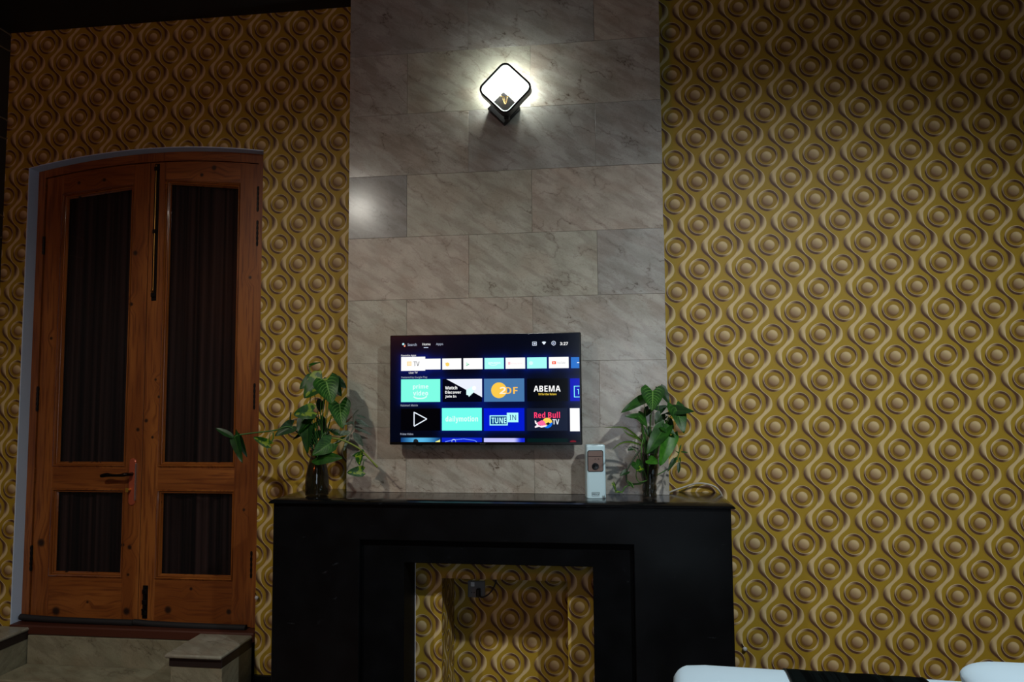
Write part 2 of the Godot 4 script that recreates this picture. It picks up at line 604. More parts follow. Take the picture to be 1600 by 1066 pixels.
func screen_image() -> Image:
	var W = int(887 * PX)
	var H = int(506 * PX)
	var img = Image.create(W, H, false, Image.FORMAT_RGB8)
	var data = PackedByteArray()
	data.resize(W * H * 3)
	var tiles = []
	for r in [[54, 101, 169, 166, 1.0], [151, 111, 241, 161, 1.0], [446, 112, 534, 161, 1.0], [642, 112, 731, 163, 1.0], [841, 114, 879, 163, 0.5], [54, 205, 240, 310, 1.0], [250, 206, 434, 311, 0.6], [444, 206, 629, 311, 0.5], [836, 209, 879, 311, 0.8], [247, 339, 433, 442, 1.0], [442, 340, 628, 443, 0.8], [741, 113, 829, 163, 0.5], [544, 112, 632, 162, 0.5], [247, 474, 433, 494, 0.6], [834, 342, 877, 446, 0.4]]:
		tiles.append([Rect2(r[0], r[1], r[2] - r[0], r[3] - r[1]), r[4]])
	# backlight of the panel spilling round the bright tiles
	var step = 6
	var gw = W / step + 2
	var gh = H / step + 2
	var glow_map = PackedFloat32Array()
	glow_map.resize(gw * gh)
	for gy in gh:
		for gx in gw:
			var p = Vector2(gx, gy) * step / PX
			var s = 0.0
			for t in tiles:
				var rr: Rect2 = t[0]
				s += t[1] * exp(-p.distance_to(p.clamp(rr.position, rr.end)) / 16.0)
			glow_map[gy * gw + gx] = minf(s, 1.0)
	var k = 0
	for y in H:
		for x in W:
			var fx = float(x) / step
			var fy = float(y) / step
			var ix = int(fx)
			var iy = int(fy)
			var a = lerpf(glow_map[iy * gw + ix], glow_map[iy * gw + ix + 1], fx - ix)
			var b = lerpf(glow_map[(iy + 1) * gw + ix], glow_map[(iy + 1) * gw + ix + 1], fx - ix)
			var g = lerpf(a, b, fy - iy)
			data[k] = 1
			data[k + 1] = int(5 + 14 * g)
			data[k + 2] = int(20 + 72 * g)
			k += 3
	img = Image.create_from_data(W, H, false, Image.FORMAT_RGB8, data)
	var white = Color(1, 1, 1)
	var aqua = Color(0.50, 1.0, 0.90)
	var ice = Color(0.66, 1.0, 0.98)
	# favourites row
	fill(img, 151, 111, 241, 161, white)
	fill(img, 54, 101, 169, 166, white)
	for r in [[249, white], [348, white], [446, ice], [544, white], [642, ice], [741, white]]:
		fill(img, r[0], 111, r[0] + 90, 162, r[1])
	fill(img, 841, 113, 879, 163, Color(0.16, 0.45, 0.80))
	fill(img, 869, 136, 879, 140, white)
	fill(img, 82, 123, 103, 143, Color(1.0, 0.86, 0.62))
	fill(img, 85, 126, 100, 140, Color(1.0, 0.93, 0.78))
	fill_shape(img, disc(273, 138, 9), Color(1.0, 0.84, 0.40))
	fill(img, 263, 131, 272, 134, Color(1.0, 0.72, 0.30))
	fill_shape(img, PackedVector2Array([Vector2(360, 128), Vector2(374, 138), Vector2(362, 147)]), Color(0.80, 0.98, 0.88))
	stroke(img, PackedVector2Array([Vector2(361, 146), Vector2(374, 138)]), 2.2, Color(0.25, 0.65, 0.45))
	stroke(img, PackedVector2Array([Vector2(470, 140), Vector2(480, 146), Vector2(494, 146), Vector2(504, 140)]), 3.0, Color(0.88, 1, 1))
	fill(img, 555, 132, 565, 142, Color(1.0, 0.72, 0.75))
	fill(img, 558, 135, 562, 139, white)
	fill_shape(img, disc(660, 137, 9), Color(0.86, 1, 1))
	fill(img, 756, 130, 774, 144, Color(1.0, 0.33, 0.20))
	fill_shape(img, PackedVector2Array([Vector2(762, 133), Vector2(762, 141), Vector2(769, 137)]), white)
	# top bar
	fill_shape(img, disc(63, 41, 5.2), Color(0.75, 0.95, 1.0))
	fill_shape(img, disc(70, 50, 4), Color(1.0, 0.62, 0.50))
	fill_shape(img, disc(72, 44, 2.5), Color(0.55, 0.45, 0.40))
	fill(img, 161, 57.5, 183, 60, Color(0.85, 0.9, 1))
	for r in [[667, 40, 687, 42.5], [667, 55, 687, 57.5], [667, 40, 669.5, 57], [684.5, 40, 687, 57], [671, 47.5, 681, 50]]:
		fill(img, r[0], r[1], r[2], r[3], Color(0.9, 0.93, 1))
	fill_shape(img, PackedVector2Array([Vector2(677, 43.5), Vector2(683, 48.7), Vector2(677, 54)]), Color(0.9, 0.93, 1))
	fill_shape(img, PackedVector2Array([Vector2(710, 43), Vector2(714, 40.5), Vector2(720, 39.5), Vector2(726, 40.5), Vector2(730, 43), Vector2(720, 55)]), Color(0.92, 0.95, 1))
	var hexagon = PackedVector2Array()
	for i in 7:
		hexagon.append(Vector2(764, 48) + Vector2(0, -9.5).rotated(TAU * i / 6.0))
	stroke(img, hexagon, 3.0, Color(0.9, 0.93, 1))
	fill_shape(img, disc(764, 48, 3.2), Color(0.8, 0.85, 1))
	# second row
	fill(img, 54, 205, 240, 310, aqua)
	stroke(img, PackedVector2Array([Vector2(113, 285), Vector2(122, 291), Vector2(135, 294), Vector2(152, 294), Vector2(165, 291), Vector2(176, 284)]), 6.0, Color(0.87, 1, 0.98))
	fill(img, 250, 206, 434, 311, Color(0.0, 0.01, 0.07))
	fill_shape(img, PackedVector2Array([Vector2(268, 206), Vector2(434, 206), Vector2(434, 290), Vector2(395, 268), Vector2(384, 278), Vector2(373, 288), Vector2(370, 281), Vector2(361, 278), Vector2(361, 256)]), Color(0.93, 0.95, 1.0))
	fill_shape(img, PackedVector2Array([Vector2(361, 256), Vector2(392, 238), Vector2(397, 252), Vector2(396, 266), Vector2(384, 278), Vector2(373, 288), Vector2(370, 281), Vector2(361, 278)]), Color(0.86, 1.0, 1.0))
	fill_shape(img, disc(397, 248, 10), white)
	fill(img, 444, 206, 629, 311, Color(0.28, 0.47, 0.67))
	fill_shape(img, disc(512, 259, 36), Color(1.0, 0.80, 0.30))
	fill(img, 641, 208, 826, 311, Color(0.006, 0.012, 0.035))
	fill(img, 836, 209, 879, 311, Color(0.0, 0.06, 0.72))
	for r in [[853, 242, 879, 245.5], [853, 290, 879, 293.5], [853, 242, 856.5, 293], [872, 257, 876, 281], [868, 257, 876, 261]]:
		fill(img, r[0], r[1], r[2], r[3], Color(0.55, 1, 1))
	# third row
	fill(img, 54, 340, 240, 441, Color(0.002, 0.006, 0.02))
	stroke(img, PackedVector2Array([Vector2(116, 357), Vector2(176, 388), Vector2(116, 421), Vector2(116, 355)]), 5.0, Color(0.93, 0.96, 1))
	fill(img, 247, 339, 433, 442, Color(0.45, 1.0, 0.94))
	fill(img, 442, 340, 628, 443, Color(0.0, 0.10, 0.82))
	fill(img, 469, 373, 553, 419, Color(0.70, 1, 1))
	fill(img, 474, 378, 548, 414, Color(0.0, 0.24, 0.52))
	fill(img, 548, 361, 601, 405, Color(0.70, 1, 1))
	fill(img, 639, 341, 824, 443, Color(0.075, 0.11, 0.20))
	fill_shape(img, disc(731, 407, 23), Color(1.0, 0.85, 0.36))
	fill_shape(img, PackedVector2Array([Vector2(718, 426), Vector2(736, 415), Vector2(752, 404), Vector2(755, 411), Vector2(748, 424), Vector2(735, 431), Vector2(722, 430)]), Color(0.05, 0.42, 0.92))
	fill_shape(img, PackedVector2Array([Vector2(722, 412), Vector2(736, 404), Vector2(744, 410), Vector2(734, 418)]), Color(0.05, 0.06, 0.08))
	fill_shape(img, PackedVector2Array([Vector2(674, 396), Vector2(681, 398), Vector2(683, 407), Vector2(690, 404), Vector2(690, 416), Vector2(700, 420), Vector2(722, 416), Vector2(730, 422), Vector2(716, 426), Vector2(704, 429), Vector2(694, 424), Vector2(676, 430), Vector2(674, 424), Vector2(684, 416), Vector2(676, 410)]), Color(1, 0.95, 0.97))
	fill_shape(img, PackedVector2Array([Vector2(688, 404), Vector2(706, 395), Vector2(718, 400), Vector2(726, 416), Vector2(708, 420), Vector2(694, 417), Vector2(686, 412)]), Color(1.0, 0.42, 0.62))
	fill(img, 834, 342, 878, 446, white)
	# row cut by the lower edge
	for x in range(54, 240):
		var s = sin((x - 54) / 186.0 * PI)
		fill(img, x, 474, x + 2, 494, Color(0.05 + 0.3 * s, 0.22 + 0.5 * s, 0.45 + 0.45 * s))
	fill_shape(img, PackedVector2Array([Vector2(112, 494), Vector2(115, 482), Vector2(125, 479), Vector2(134, 484), Vector2(137, 494)]), Color(0.10, 0.13, 0.16))
	fill_shape(img, PackedVector2Array([Vector2(216, 492), Vector2(238, 482), Vector2(238, 494), Vector2(216, 494)]), Color(0.95, 0.95, 0.55))
	fill(img, 247, 474, 433, 494, Color(0.05, 0.14, 0.80))
	stroke(img, PackedVector2Array([Vector2(262, 492), Vector2(300, 483), Vector2(350, 479), Vector2(400, 486), Vector2(410, 494)]), 3.0, Color(0.45, 0.6, 1))
	stroke(img, disc(302, 490, 9), 2.5, Color(0.8, 0.9, 1))
	for x in range(442, 628):
		var s = smoothstep(0.72, 0.95, (x - 442) / 186.0)
		fill(img, x, 475, x + 2, 494, Color(0.78, 0.78, 1.0).lerp(Color(0.08, 0.16, 0.85), s))
	fill(img, 639, 477, 824, 494, Color(0.0, 0.10, 0.10))
	fill_shape(img, disc(846, 491, 14, 7), Color(0.42, 0.02, 0.10))
	fill(img, 0, 494, 887, 506, Color(0, 0, 0))
	return img


func _ready() -> void:
	rng.seed = 7
	# camera
	var cam = Camera3D.new()
	cam.name = "camera"
	cam.fov = rad_to_deg(2.0 * atan(533.0 / 1150.0))
	cam.near = 0.05
	cam.transform = Transform3D(Basis(V(0.9915260, -0.0073328, -0.1297009), V(0.0167250, 0.9973023, 0.0714734), V(0.1288269, -0.0730369, 0.9889738)), V(0.65093, 1.57559, 3.42286))
	add_child(cam)
	cam.current = true
	# environment: a closed room at night, no sky light
	var we = WorldEnvironment.new()
	we.name = "environment"
	var env = Environment.new()
	env.background_mode = Environment.BG_COLOR
	env.background_color = Color.BLACK
	env.tonemap_mode = Environment.TONE_MAPPER_LINEAR
	env.tonemap_exposure = 1.0
	env.sdfgi_enabled = true
	env.ssao_enabled = true
	env.ssil_enabled = true
	we.environment = env
	add_child(we)
	# lamps out of view; shadows of the television point to the two ceiling ones
	unseen_downlight(V(-1.45, 3.24, 2.6), 3.5, Color(1.0, 0.98, 0.93), V(-0.65, 0.0, -0.1), 49.0)
	unseen_downlight(V(1.9, 3.24, 2.45), 6.6, Color(0.97, 0.99, 1.0), V(1.25, 0.0, -0.1), 51.0)
	unseen_light(V(1.0, 1.65, 5.15), Vector2(1.0, 1.5), Color(0.86, 0.93, 1.0), 0.3)
	unseen_lamp(V(-1.9, 2.85, 5.15), Color(1.0, 0.54, 0.26), 0.9)

	make_materials()
	room()
	chimney_breast()
	door()
	doorstep()
	fireplace()
	television()
	wall_lamp()
	freshener()
	vases()
	plant_by_door()
	plant_by_dispenser()
	bed()
	small_things()


func unseen_downlight(at: Vector3, energy: float, c: Color, aim: Vector3, angle: float) -> void:  # spotlight out of view, lights the back wall from above
	var t = thing("unseen_spotlight", "unseen spotlight below the ceiling that lights the back wall, placed " + ("over the bed side" if at.x > 0 else "over the door side"), "light", at, "unseen ceiling spotlights")
	var white = mat(Color(0.75, 0.75, 0.75), 0.4)
	var st = begin()
	tube(st, [V(at.x, at.y + 0.08, at.z), V(at.x, CEIL, at.z)], 0.007, 8)
	put("stem", st, white, t)
	st = begin()
	lathe(st, at, [Vector2(0.046, -0.002), Vector2(0.05, -0.014), Vector2(0.056, -0.014), Vector2(0.057, 0.0), Vector2(0.057, 0.07), Vector2(0.05, 0.085), Vector2(0.0, 0.088)])
	put("housing", st, white, t)
	st = begin()
	lathe(st, at, [Vector2(0.0, -0.006), Vector2(0.03, -0.006), Vector2(0.047, -0.004)])
	put("lens", st, glow(c, 6.0), t)
	var l = SpotLight3D.new()
	l.name = "beam"
	l.light_color = c
	l.light_energy = energy
	l.light_size = 0.05
	l.spot_range = 12.0
	l.spot_attenuation = 2.0
	l.spot_angle = angle
	l.spot_angle_attenuation = 1.0
	l.shadow_enabled = true
	t.add_child(l)
	l.look_at_from_position(at + V(0, -0.03, 0), aim, V(0, 0, -1))


# unseen glowing pane behind the camera, lights the marble and wall from the front
func unseen_light(at: Vector3, size: Vector2, c: Color, energy: float) -> void:
	var w = struct(thing("window_1", "unseen glowing pane behind the camera, lights the marble and back wall", "", at), "unseen glowing pane behind the camera, lights the marble and back wall", "window")
	var h = size / 2.0
	var st = begin()
	for q in [[-h.x - 0.05, -h.y - 0.05, h.x + 0.05, -h.y], [-h.x - 0.05, h.y, h.x + 0.05, h.y + 0.05], [-h.x - 0.05, -h.y, -h.x, h.y], [h.x, -h.y, h.x + 0.05, h.y], [-0.02, -h.y, 0.02, h.y]]:
		cbox(st, at + V(q[0], q[1], -0.04), at + V(q[2], q[3], 0.0), 0.004)
	put("pane_frame", st, mat(Color(0.5, 0.5, 0.5), 0.5), w)
	st = begin()
	cbox(st, at + V(-h.x, -h.y, -0.02), at + V(h.x, h.y, -0.012), 0.001)
	put("pane", st, glow(c, 3.0), w)
	var l = AreaLight3D.new()
	l.name = "pane_light"
	l.area_size = size
	l.light_color = c
	l.light_energy = energy
	l.area_range = 12.0
	l.shadow_enabled = true
	w.add_child(l)
	l.position = V(0, 0, -0.05)


# unseen warm lamp behind the camera, lights the upper wall and softens shadows
func unseen_lamp(at: Vector3, c: Color, energy: float) -> void:
	var t = thing("unseen_warm_lamp", "unseen warm lamp high behind the camera, lights the upper back wall", "wall lamp", at)
	var st = begin()
	turned(st, at, V(0, 0, -1), [Vector2(0.06, 0.0), Vector2(0.06, 0.015), Vector2(0.015, 0.03), Vector2(0.012, 0.06)], 20)
	put("bracket", st, mat(Color(0.3, 0.25, 0.2), 0.4, 0.5), t)
	st = begin()
	lathe(st, at + V(0, -0.06, -0.11), [Vector2(0.0, 0.0), Vector2(0.045, 0.008), Vector2(0.07, 0.045), Vector2(0.07, 0.09), Vector2(0.045, 0.125), Vector2(0.0, 0.135)], 24)
	put("glass_globe", st, glow(c, 5.0), t)
	var l = OmniLight3D.new()
	l.name = "bulb"
	l.light_color = c
	l.light_energy = energy
	l.light_size = 0.06
	l.omni_range = 12.0
	l.omni_attenuation = 2.0
	l.shadow_enabled = true
	t.add_child(l)
	l.position = V(0, 0, -0.11)


func make_materials() -> void:
	var wp = ImageTexture.create_from_image(wallpaper_image())
	mats.paper_l = paper(wp, 0.20759, 0.20853, 0.0301, 0.0606)
	mats.paper_r = paper(wp, 0.21419, 0.21183, 0.0169, 0.0438)
	mats.paper_hearth = paper(wp, 0.208, 0.2125, -0.0145, 0.0896)
	mats.paper_niche = paper(wp, 0.215, 0.214, 0.0449, -0.0595)
	var mb = ImageTexture.create_from_image(marble_image())
	for k in [["marble", Color(0.985, 1.0, 0.975), 0.42], ["marble_pink", Color(1.0, 0.975, 0.955), 0.42], ["marble_grey", Color(0.91, 0.925, 0.945), 0.4], ["marble_gloss", Color(0.90, 0.92, 0.96), 0.19], ["marble_light", Color(1.0, 1.0, 1.0), 0.2], ["marble_step", Color(0.80, 0.80, 0.72), 0.5], ["marble_cap", Color(0.86, 0.87, 0.84), 0.4]]:
		var m = mat(k[1], k[2])
		m.albedo_texture = mb
		if k[0] == "marble_gloss":
			m.metallic_specular = 0.30
		m.uv1_scale = V(1.0 / 1.2224, 1.0 / 1.2224, 1)
		mats[k[0]] = m
	var bm = textured(black_marble_image(), 0.28)
	bm.uv1_scale = V(1.1, 1.1, 1)
	bm.metallic_specular = 0.32
	mats.black = bm
	mats.black_dull = bm.duplicate()
	mats.black_dull.roughness = 0.5
	mats.black_dull.metallic_specular = 0.12
	var bm2 = textured(black_marble_image(), 0.14)
	bm2.uv1_scale = V(1.1, 1.1, 1)
	mats.black_top = bm2
	var pine = textured(pine_image(), 0.42)
	pine.uv1_scale = V(1.0 / 1.45, 1.0 / 2.55, 1)
	pine.uv1_offset = V(2.5 / 1.45, 2.9 / 2.55, 0)
	mats.pine = pine
	mats.molding = pine.duplicate()
	mats.molding.roughness = 0.2
	mats.molding.clearcoat_enabled = true
	mats.molding.clearcoat = 1.0
	mats.molding.clearcoat_roughness = 0.06
	var cl = textured(cloth_image(), 0.9)
	cl.metallic_specular = 0.1
	cl.uv1_scale = V(2.5, 0.3, 1)
	cl.uv1_offset = V(0, 0.95, 0)
	mats.curtain = cl
	mats.plaster = mat(Color(0.76, 0.84, 0.93), 0.8)
	mats.grout = mat(Color(0.60, 0.57, 0.52), 0.9)
	mats.iron = mat(Color(0.06, 0.05, 0.045), 0.45, 0.6)
	mats.dark = mat(Color(0.03, 0.03, 0.034), 0.5)
	mats.white = mat(Color(0.82, 0.83, 0.84), 0.5)
	mats.pipe = mat(Color(0.10, 0.26, 0.08), 0.5)
	for k in ["green", "dark", "lime", "vein", "vein2", "spot", "silver", "spider"]:
		var m = textured(leaf_image(k), 0.42, Color(0.86, 0.86, 0.86))
		m.metallic_specular = 0.35
		m.cull_mode = BaseMaterial3D.CULL_DISABLED
		m.backlight_enabled = true
		m.backlight = Color(0.05, 0.10, 0.02)
		m.texture_repeat = false
		mats["leaf_" + k] = m
	mats.stem = mat(Color(0.16, 0.34, 0.10), 0.5)
	mats.petiole = mat(Color(0.24, 0.42, 0.14), 0.5)
	mats.yellow = mat(Color(0.42, 0.48, 0.16), 0.5)
	mats.stalk_dark = mat(Color(0.10, 0.17, 0.07), 0.5)
	mats.stalk_grey = mat(Color(0.48, 0.50, 0.42), 0.6)


func arch(x: float) -> float:
	var d = x + 1.77
	return 2.893 + 0.0222 * d - 0.1318 * d * d


func leaf_arch(x: float) -> float:
	var d = x + 1.77
	return 2.839 + 0.016 * d - 0.129 * d * d


func arc_points(x0: float, x1: float, f: Callable, n := 24) -> PackedVector2Array:
	var out = PackedVector2Array()
	for i in n + 1:
		var x = lerpf(x0, x1, float(i) / n)
		out.append(Vector2(x, f.call(x)))
	return out


# ---------------------------------------------------------------- the room
func room() -> void:
	var back = struct(thing("wall_back", "gold patterned back wall with ring and wave wallpaper", "", V(-0.6, FLOOR, WZ)), "gold patterned back wall with ring and wave wallpaper", "wall")
	var o = PackedVector2Array([Vector2(-2.72, FLOOR), Vector2(-2.437, FLOOR)])
	o.append_array(arc_points(-2.437, -1.10, arch))
	o.append_array(PackedVector2Array([Vector2(-1.10, FLOOR), Vector2(-0.55, FLOOR), Vector2(-0.55, CEIL), Vector2(-2.72, CEIL)]))
	var st = begin()
	prism(st, o, -0.34, WZ)
	put("wallpaper", st, mats.paper_l, back)
	st = begin()
	prism(st, PackedVector2Array([Vector2(-0.55, FLOOR), Vector2(-0.15, FLOOR), Vector2(-0.15, 0.76), Vector2(0.475, 0.76), Vector2(0.475, FLOOR), Vector2(3.75, FLOOR), Vector2(3.75, CEIL), Vector2(-0.55, CEIL)]), -0.34, WZ)
	put("wallpaper", st, mats.paper_r, back)
	# what closes the doorway behind the curtain
	st = begin()
	cbox(st, V(-2.6, FLOOR, -0.42), V(-0.9, 3.0, -0.34), 0.0)
	put("backing", st, mats.dark, back)
	# white plaster reveal of the doorway
	var outer = PackedVector2Array([Vector2(-2.4375, 0.40)])
	outer.append_array(arc_points(-2.4375, -1.0995, arch))
	outer.append_array(arc_points(-1.0995, -2.433, func(x): return arch(x) - 0.004))
	outer.append(Vector2(-2.433, 0.40))
	st = begin()
	prism(st, outer, -0.20, WZ + 0.001)
	struct(put("trim_1", st, mats.plaster), "white plaster reveal around the arched doorway", "trim")

	st = begin()
	cbox(st, V(-2.72, FLOOR, -0.34), V(-2.58, CEIL, 5.3), 0.0)
	struct(put("wall_left", st, mat(Color(0.13, 0.095, 0.07), 0.6)), "dark brown side wall beside the door", "wall")
	st = begin()
	cbox(st, V(3.6, FLOOR, -0.11), V(3.75, CEIL, 5.3), 0.0)
	struct(put("wall_right", st, mats.paper_r), "wallpapered wall at the head of the bed", "wall")
	st = begin()
	cbox(st, V(-2.72, FLOOR, 5.15), V(3.75, CEIL, 5.3), 0.0)
	struct(put("wall_front", st, mat(Color(0.42, 0.30, 0.14), 0.7)), "wall behind the camera", "wall")
	st = begin()
	cbox(st, V(-2.72, FLOOR - 0.12, -0.34), V(3.75, FLOOR, 5.3), 0.0)
	struct(put("floor", st, mat(Color(0.30, 0.21, 0.15), 0.45)), "dark floor below the fireplace and bed", "floor")
	st = begin()
	cbox(st, V(-2.72, CEIL, -0.34), V(3.75, CEIL + 0.12, 5.3), 0.0)
	struct(put("ceiling", st, mat(Color(0.05, 0.05, 0.055), 0.7)), "near black ceiling above the door", "ceiling")
	# black skirting
	for s in [[-1.10, -0.83, 0.215], [1.15, 3.6, 0.215]]:
		st = begin()
		cbox(st, V(s[0], FLOOR, WZ), V(s[1], s[2], WZ + 0.018), 0.003)
		struct(put("baseboard_back", st, mats.black), "black skirting " + ("between the doorstep and the fireplace" if s[0] < 0 else "behind the bed"), "baseboard")
	# pale outlined frames on the side wall
	var k = 2
	for y in [[3.478, 3.572], [2.985, 3.092], [2.44, 2.562]]:
		var r = 0.025
		var pts = []
		for c in [[y[1] - r, -0.118 + r, 90.0], [y[1] - r, 0.30, 0.0], [y[0] + r, 0.30, -90.0], [y[0] + r, -0.118 + r, -180.0]]:
			for i in 6:
				var a = deg_to_rad(c[2] + 90.0 - i * 18.0)
				pts.append(V(-2.578, c[0] + r * sin(a), c[1] + r * cos(a)))
		pts.append(pts[0])
		st = begin()
		tube(st, pts, 0.004, 6)
		struct(put("trim_%d" % k, st, mat(Color(0.42, 0.34, 0.25), 0.5)), "pale rounded outline on the dark side wall, " + ["under the ceiling", "level with the top of the arched door", "below the top of the doorway"][k - 2], "trim")
		k += 1


func chimney_breast() -> void:
	var b = struct(thing("wall_chimney", "beige polished marble tiled chimney breast above the black mantel", "", V(0.16, 1.12, 0.0)), "beige polished marble tiled chimney breast above the black mantel", "wall")
	var x0 = -0.598
	var x1 = 0.918
	var h = 0.30559
	var top = 3.5647
	var st = begin()
	cbox(st, V(x0 + 0.002, 1.11, WZ), V(x1 - 0.002, CEIL, -0.0035), 0.0)
	put("mortar_bed", st, mats.grout, b)
	for row in 8:
		var y1 = top - row * h if row > 0 else CEIL
		var y0 = top - (row + 1) * h
		if row == 7:
			y0 = 1.12
		var off = 0.0 if row % 2 == 0 else 0.305
		for c in range(-2, 3):
			var a = maxf(c * 0.61 + off, x0)
			var e = minf((c + 1) * 0.61 + off, x1)
			if e - a < 0.02:
				continue
			st = begin()
			var g = 0.0005
			cbox(st, V(a + g, y0 + g, -0.02), V(e - g, y1 - g, rng.randf_range(-0.0003, 0.0003)), 0.0005)
			var kind: String = ["marble", "marble_pink", "marble", "marble_light"][rng.randi() % 4]
			if row == 3 and c == -2:
				kind = "marble_gloss"
			if row == 2 and c >= 0 or row == 0 and c != 1:
				kind = "marble_grey"
			if row == 4 and c == 1 or row >= 5 and c >= 0:
				kind = "marble_grey" if row == 4 else "marble_light"
			var t = put("tile", st, mats[kind], b)
			t.mesh = shifted(t.mesh, Vector2(rng.randi() % 2 * 0.6112 - a + 0.0, (rng.randi() % 4) * 0.3056 + y1), rng.randi() % 2 == 0)


# the same mesh with its texture moved, so that each tile is cut from another place of the slab
func shifted(m: Mesh, by: Vector2, turn: bool) -> ArrayMesh:
	var a: Array = m.surface_get_arrays(0)
	var uv: PackedVector2Array = a[Mesh.ARRAY_TEX_UV]
	for i in uv.size():
		uv[i] = uv[i] + by
		if turn:
			uv[i] = Vector2(1.2224, 1.2224) - uv[i]
	a[Mesh.ARRAY_TEX_UV] = uv
	var out = ArrayMesh.new()
	out.add_surface_from_arrays(Mesh.PRIMITIVE_TRIANGLES, a)
	return out


# ---------------------------------------------------------------- the arched double door
func door() -> void:
	var d = struct(thing("door_1", "arched double door of orange varnished pine with dark glazed panels", "", V(-1.77, 0.41, -0.2)), "arched double door of orange varnished pine with dark glazed panels", "door")
	var o = PackedVector2Array([Vector2(-2.4325, 0.415)])
	o.append_array(arc_points(-2.4325, -1.1045, func(x): return arch(x) - 0.0045))
	o.append(Vector2(-1.1045, 0.415))
	o.append(Vector2(-1.158, 0.415))
	o.append_array(arc_points(-1.158, -2.391, func(x): return leaf_arch(x) + 0.003))
	o.append(Vector2(-2.391, 0.415))
	var st = begin()
	prism(st, o, -0.26, -0.176, 0.002)
	put("door_frame", st, mats.pine, d)
	for s in 2:
		var lf = Node3D.new()
		lf.name = "door_leaf"
		d.add_child(lf, true)
		lf.position = (V(-2.085, 0.41, -0.2) if s == 0 else V(-1.47, 0.41, -0.2)) - d.position
		var x0: float = [-2.389, -1.777][s]
		var x1: float = [-1.780, -1.160][s]
		var m0: float = [-2.295, -1.690][s]        # moulding, outside
		var m1: float = [-1.873, -1.262][s]
		var g0: float = [-2.262, -1.662][s]        # glass
		var g1: float = [-1.889, -1.279][s]
		var top0: float = [2.692, 2.747][s]
		var top1: float = [2.730, 2.707][s]
		var b = -0.225
		var f = -0.185
		for q in [[x0, m0], [m1, x1]]:
			var p = PackedVector2Array([Vector2(q[0], 0.415)])
			p.append_array(arc_points(q[0], q[1], leaf_arch, 6))
			p.append(Vector2(q[1], 0.415))
			st = begin()
			prism(st, p, b, f, 0.0015)
			put("stile", st, mats.pine, lf)
		var rail = PackedVector2Array([Vector2(m0, top0)])
		rail.append_array(arc_points(m0, m1, leaf_arch, 12))
		rail.append(Vector2(m1, top1))
		st = begin()
		prism(st, rail, b, f - 0.0008)
		put("rail", st, mats.pine, lf)
		for q in [[1.098, 1.213], [0.415, 0.640]]:
			st = begin()
			prism(st, PackedVector2Array([Vector2(m0, q[0]), Vector2(m0, q[1]), Vector2(m1, q[1]), Vector2(m1, q[0])]), b, f - 0.0008)
			put("rail", st, mats.pine, lf)
		for q in [[1.213, top0, top1, 1.238, 0.028], [0.640, 1.098, 1.098, 0.665, 0.023]]:
			var out = [Vector2(m0, q[0]), Vector2(m1, q[0]), Vector2(m1, q[2]), Vector2(m0, q[1])]
			var inn = [Vector2(g0, q[3]), Vector2(g1, q[3]), Vector2(g1, q[2] - q[4]), Vector2(g0, q[1] - q[4])]
			st = begin()
			var prof = [[0.0, f - 0.001], [0.08, f + 0.004], [0.28, f + 0.007], [0.45, f + 0.002], [0.52, f - 0.006], [0.8, f - 0.009], [1.0, f - 0.017]]
			for i in 4:
				var j = (i + 1) % 4
				for k in prof.size() - 1:
					var pt = func(e: int, w: int) -> Vector3:
						var xy: Vector2 = out[e].lerp(inn[e], prof[w][0])
						return Vector3(xy.x, xy.y, prof[w][1])
					var mid: Vector2 = (inn[0] + inn[2]) / 2.0
					poly(st, [pt.call(i, k), pt.call(j, k), pt.call(j, k + 1), pt.call(i, k + 1)], V(mid.x, mid.y, -0.6) if prof[k + 1][0] > 0.3 else V((out[i].x + out[j].x) / 2.0, (out[i].y + out[j].y) / 2.0, -3.0))
			for e in [[0, 3], [1, 2], [0, 1], [3, 2]]:
				var e0: Vector2 = out[e[0]].lerp(inn[e[0]], 0.62)
				var e1: Vector2 = out[e[1]].lerp(inn[e[1]], 0.62)
				tube(st, [V(e0.x, e0.y, f - 0.006), V(e1.x, e1.y, f - 0.006)], 0.0042, 10)
			put("panel_molding", st, mats.molding if mats.has("molding") else mats.pine, lf)
			st = begin()
			var zz = f - 0.016
			prism(st, PackedVector2Array([inn[0] + Vector2(-0.004, -0.004), inn[1] + Vector2(0.004, -0.004), inn[2] + Vector2(0.004, 0.004), inn[3] + Vector2(-0.004, 0.004)]), zz - 0.003, zz)
			put("pane", st, glass(Color(0.2, 0.2, 0.2), 0.06), lf)
			# curtain hung close behind the glass
			st = begin()
			var rows = []
			for i in 2:
				var row = []
				for k in 61:
					var x = lerpf(g0 - 0.01, g1 + 0.01, k / 60.0)
					var ph = (x - g0) / (g1 - g0) * TAU * 2.0 + s * 1.7
					var y: float = q[3] - 0.01 if i == 0 else maxf(q[1], q[2]) - 0.01
					row.append(V(x, y, -0.226 + 0.011 * sin(ph) + 0.005 * sin(ph * 2.7 + 1.0)))
				rows.append(row)
			grid(st, rows, V(0, 0, 1))
			put("curtain", st, mats.curtain, lf, "dark brown curtain behind the glass")
		# hinges
		var hx: float = [-2.390, -1.159][s]
		for y in ([[2.457, 2.358], [1.64, 1.506], [0.80, 0.667]] if s == 0 else [[2.68, 2.546], [2.498, 2.362], [1.645, 1.51], [0.794, 0.66]]):
			st = begin()
			tube(st, [V(hx, y[0], -0.178), V(hx, y[1], -0.178)], 0.0055, 8)
			for k in 5:
				var yy = lerpf(y[1], y[0], (k + 0.5) / 5.0)
				tube(st, [V(hx, yy - 0.008, -0.178), V(hx, yy + 0.008, -0.178)], 0.0072, 8)
			put("hinge", st, mats.iron, lf)
		# draught roll along the foot
		st = begin()
		var yb: float = [0.430, 0.424][s]
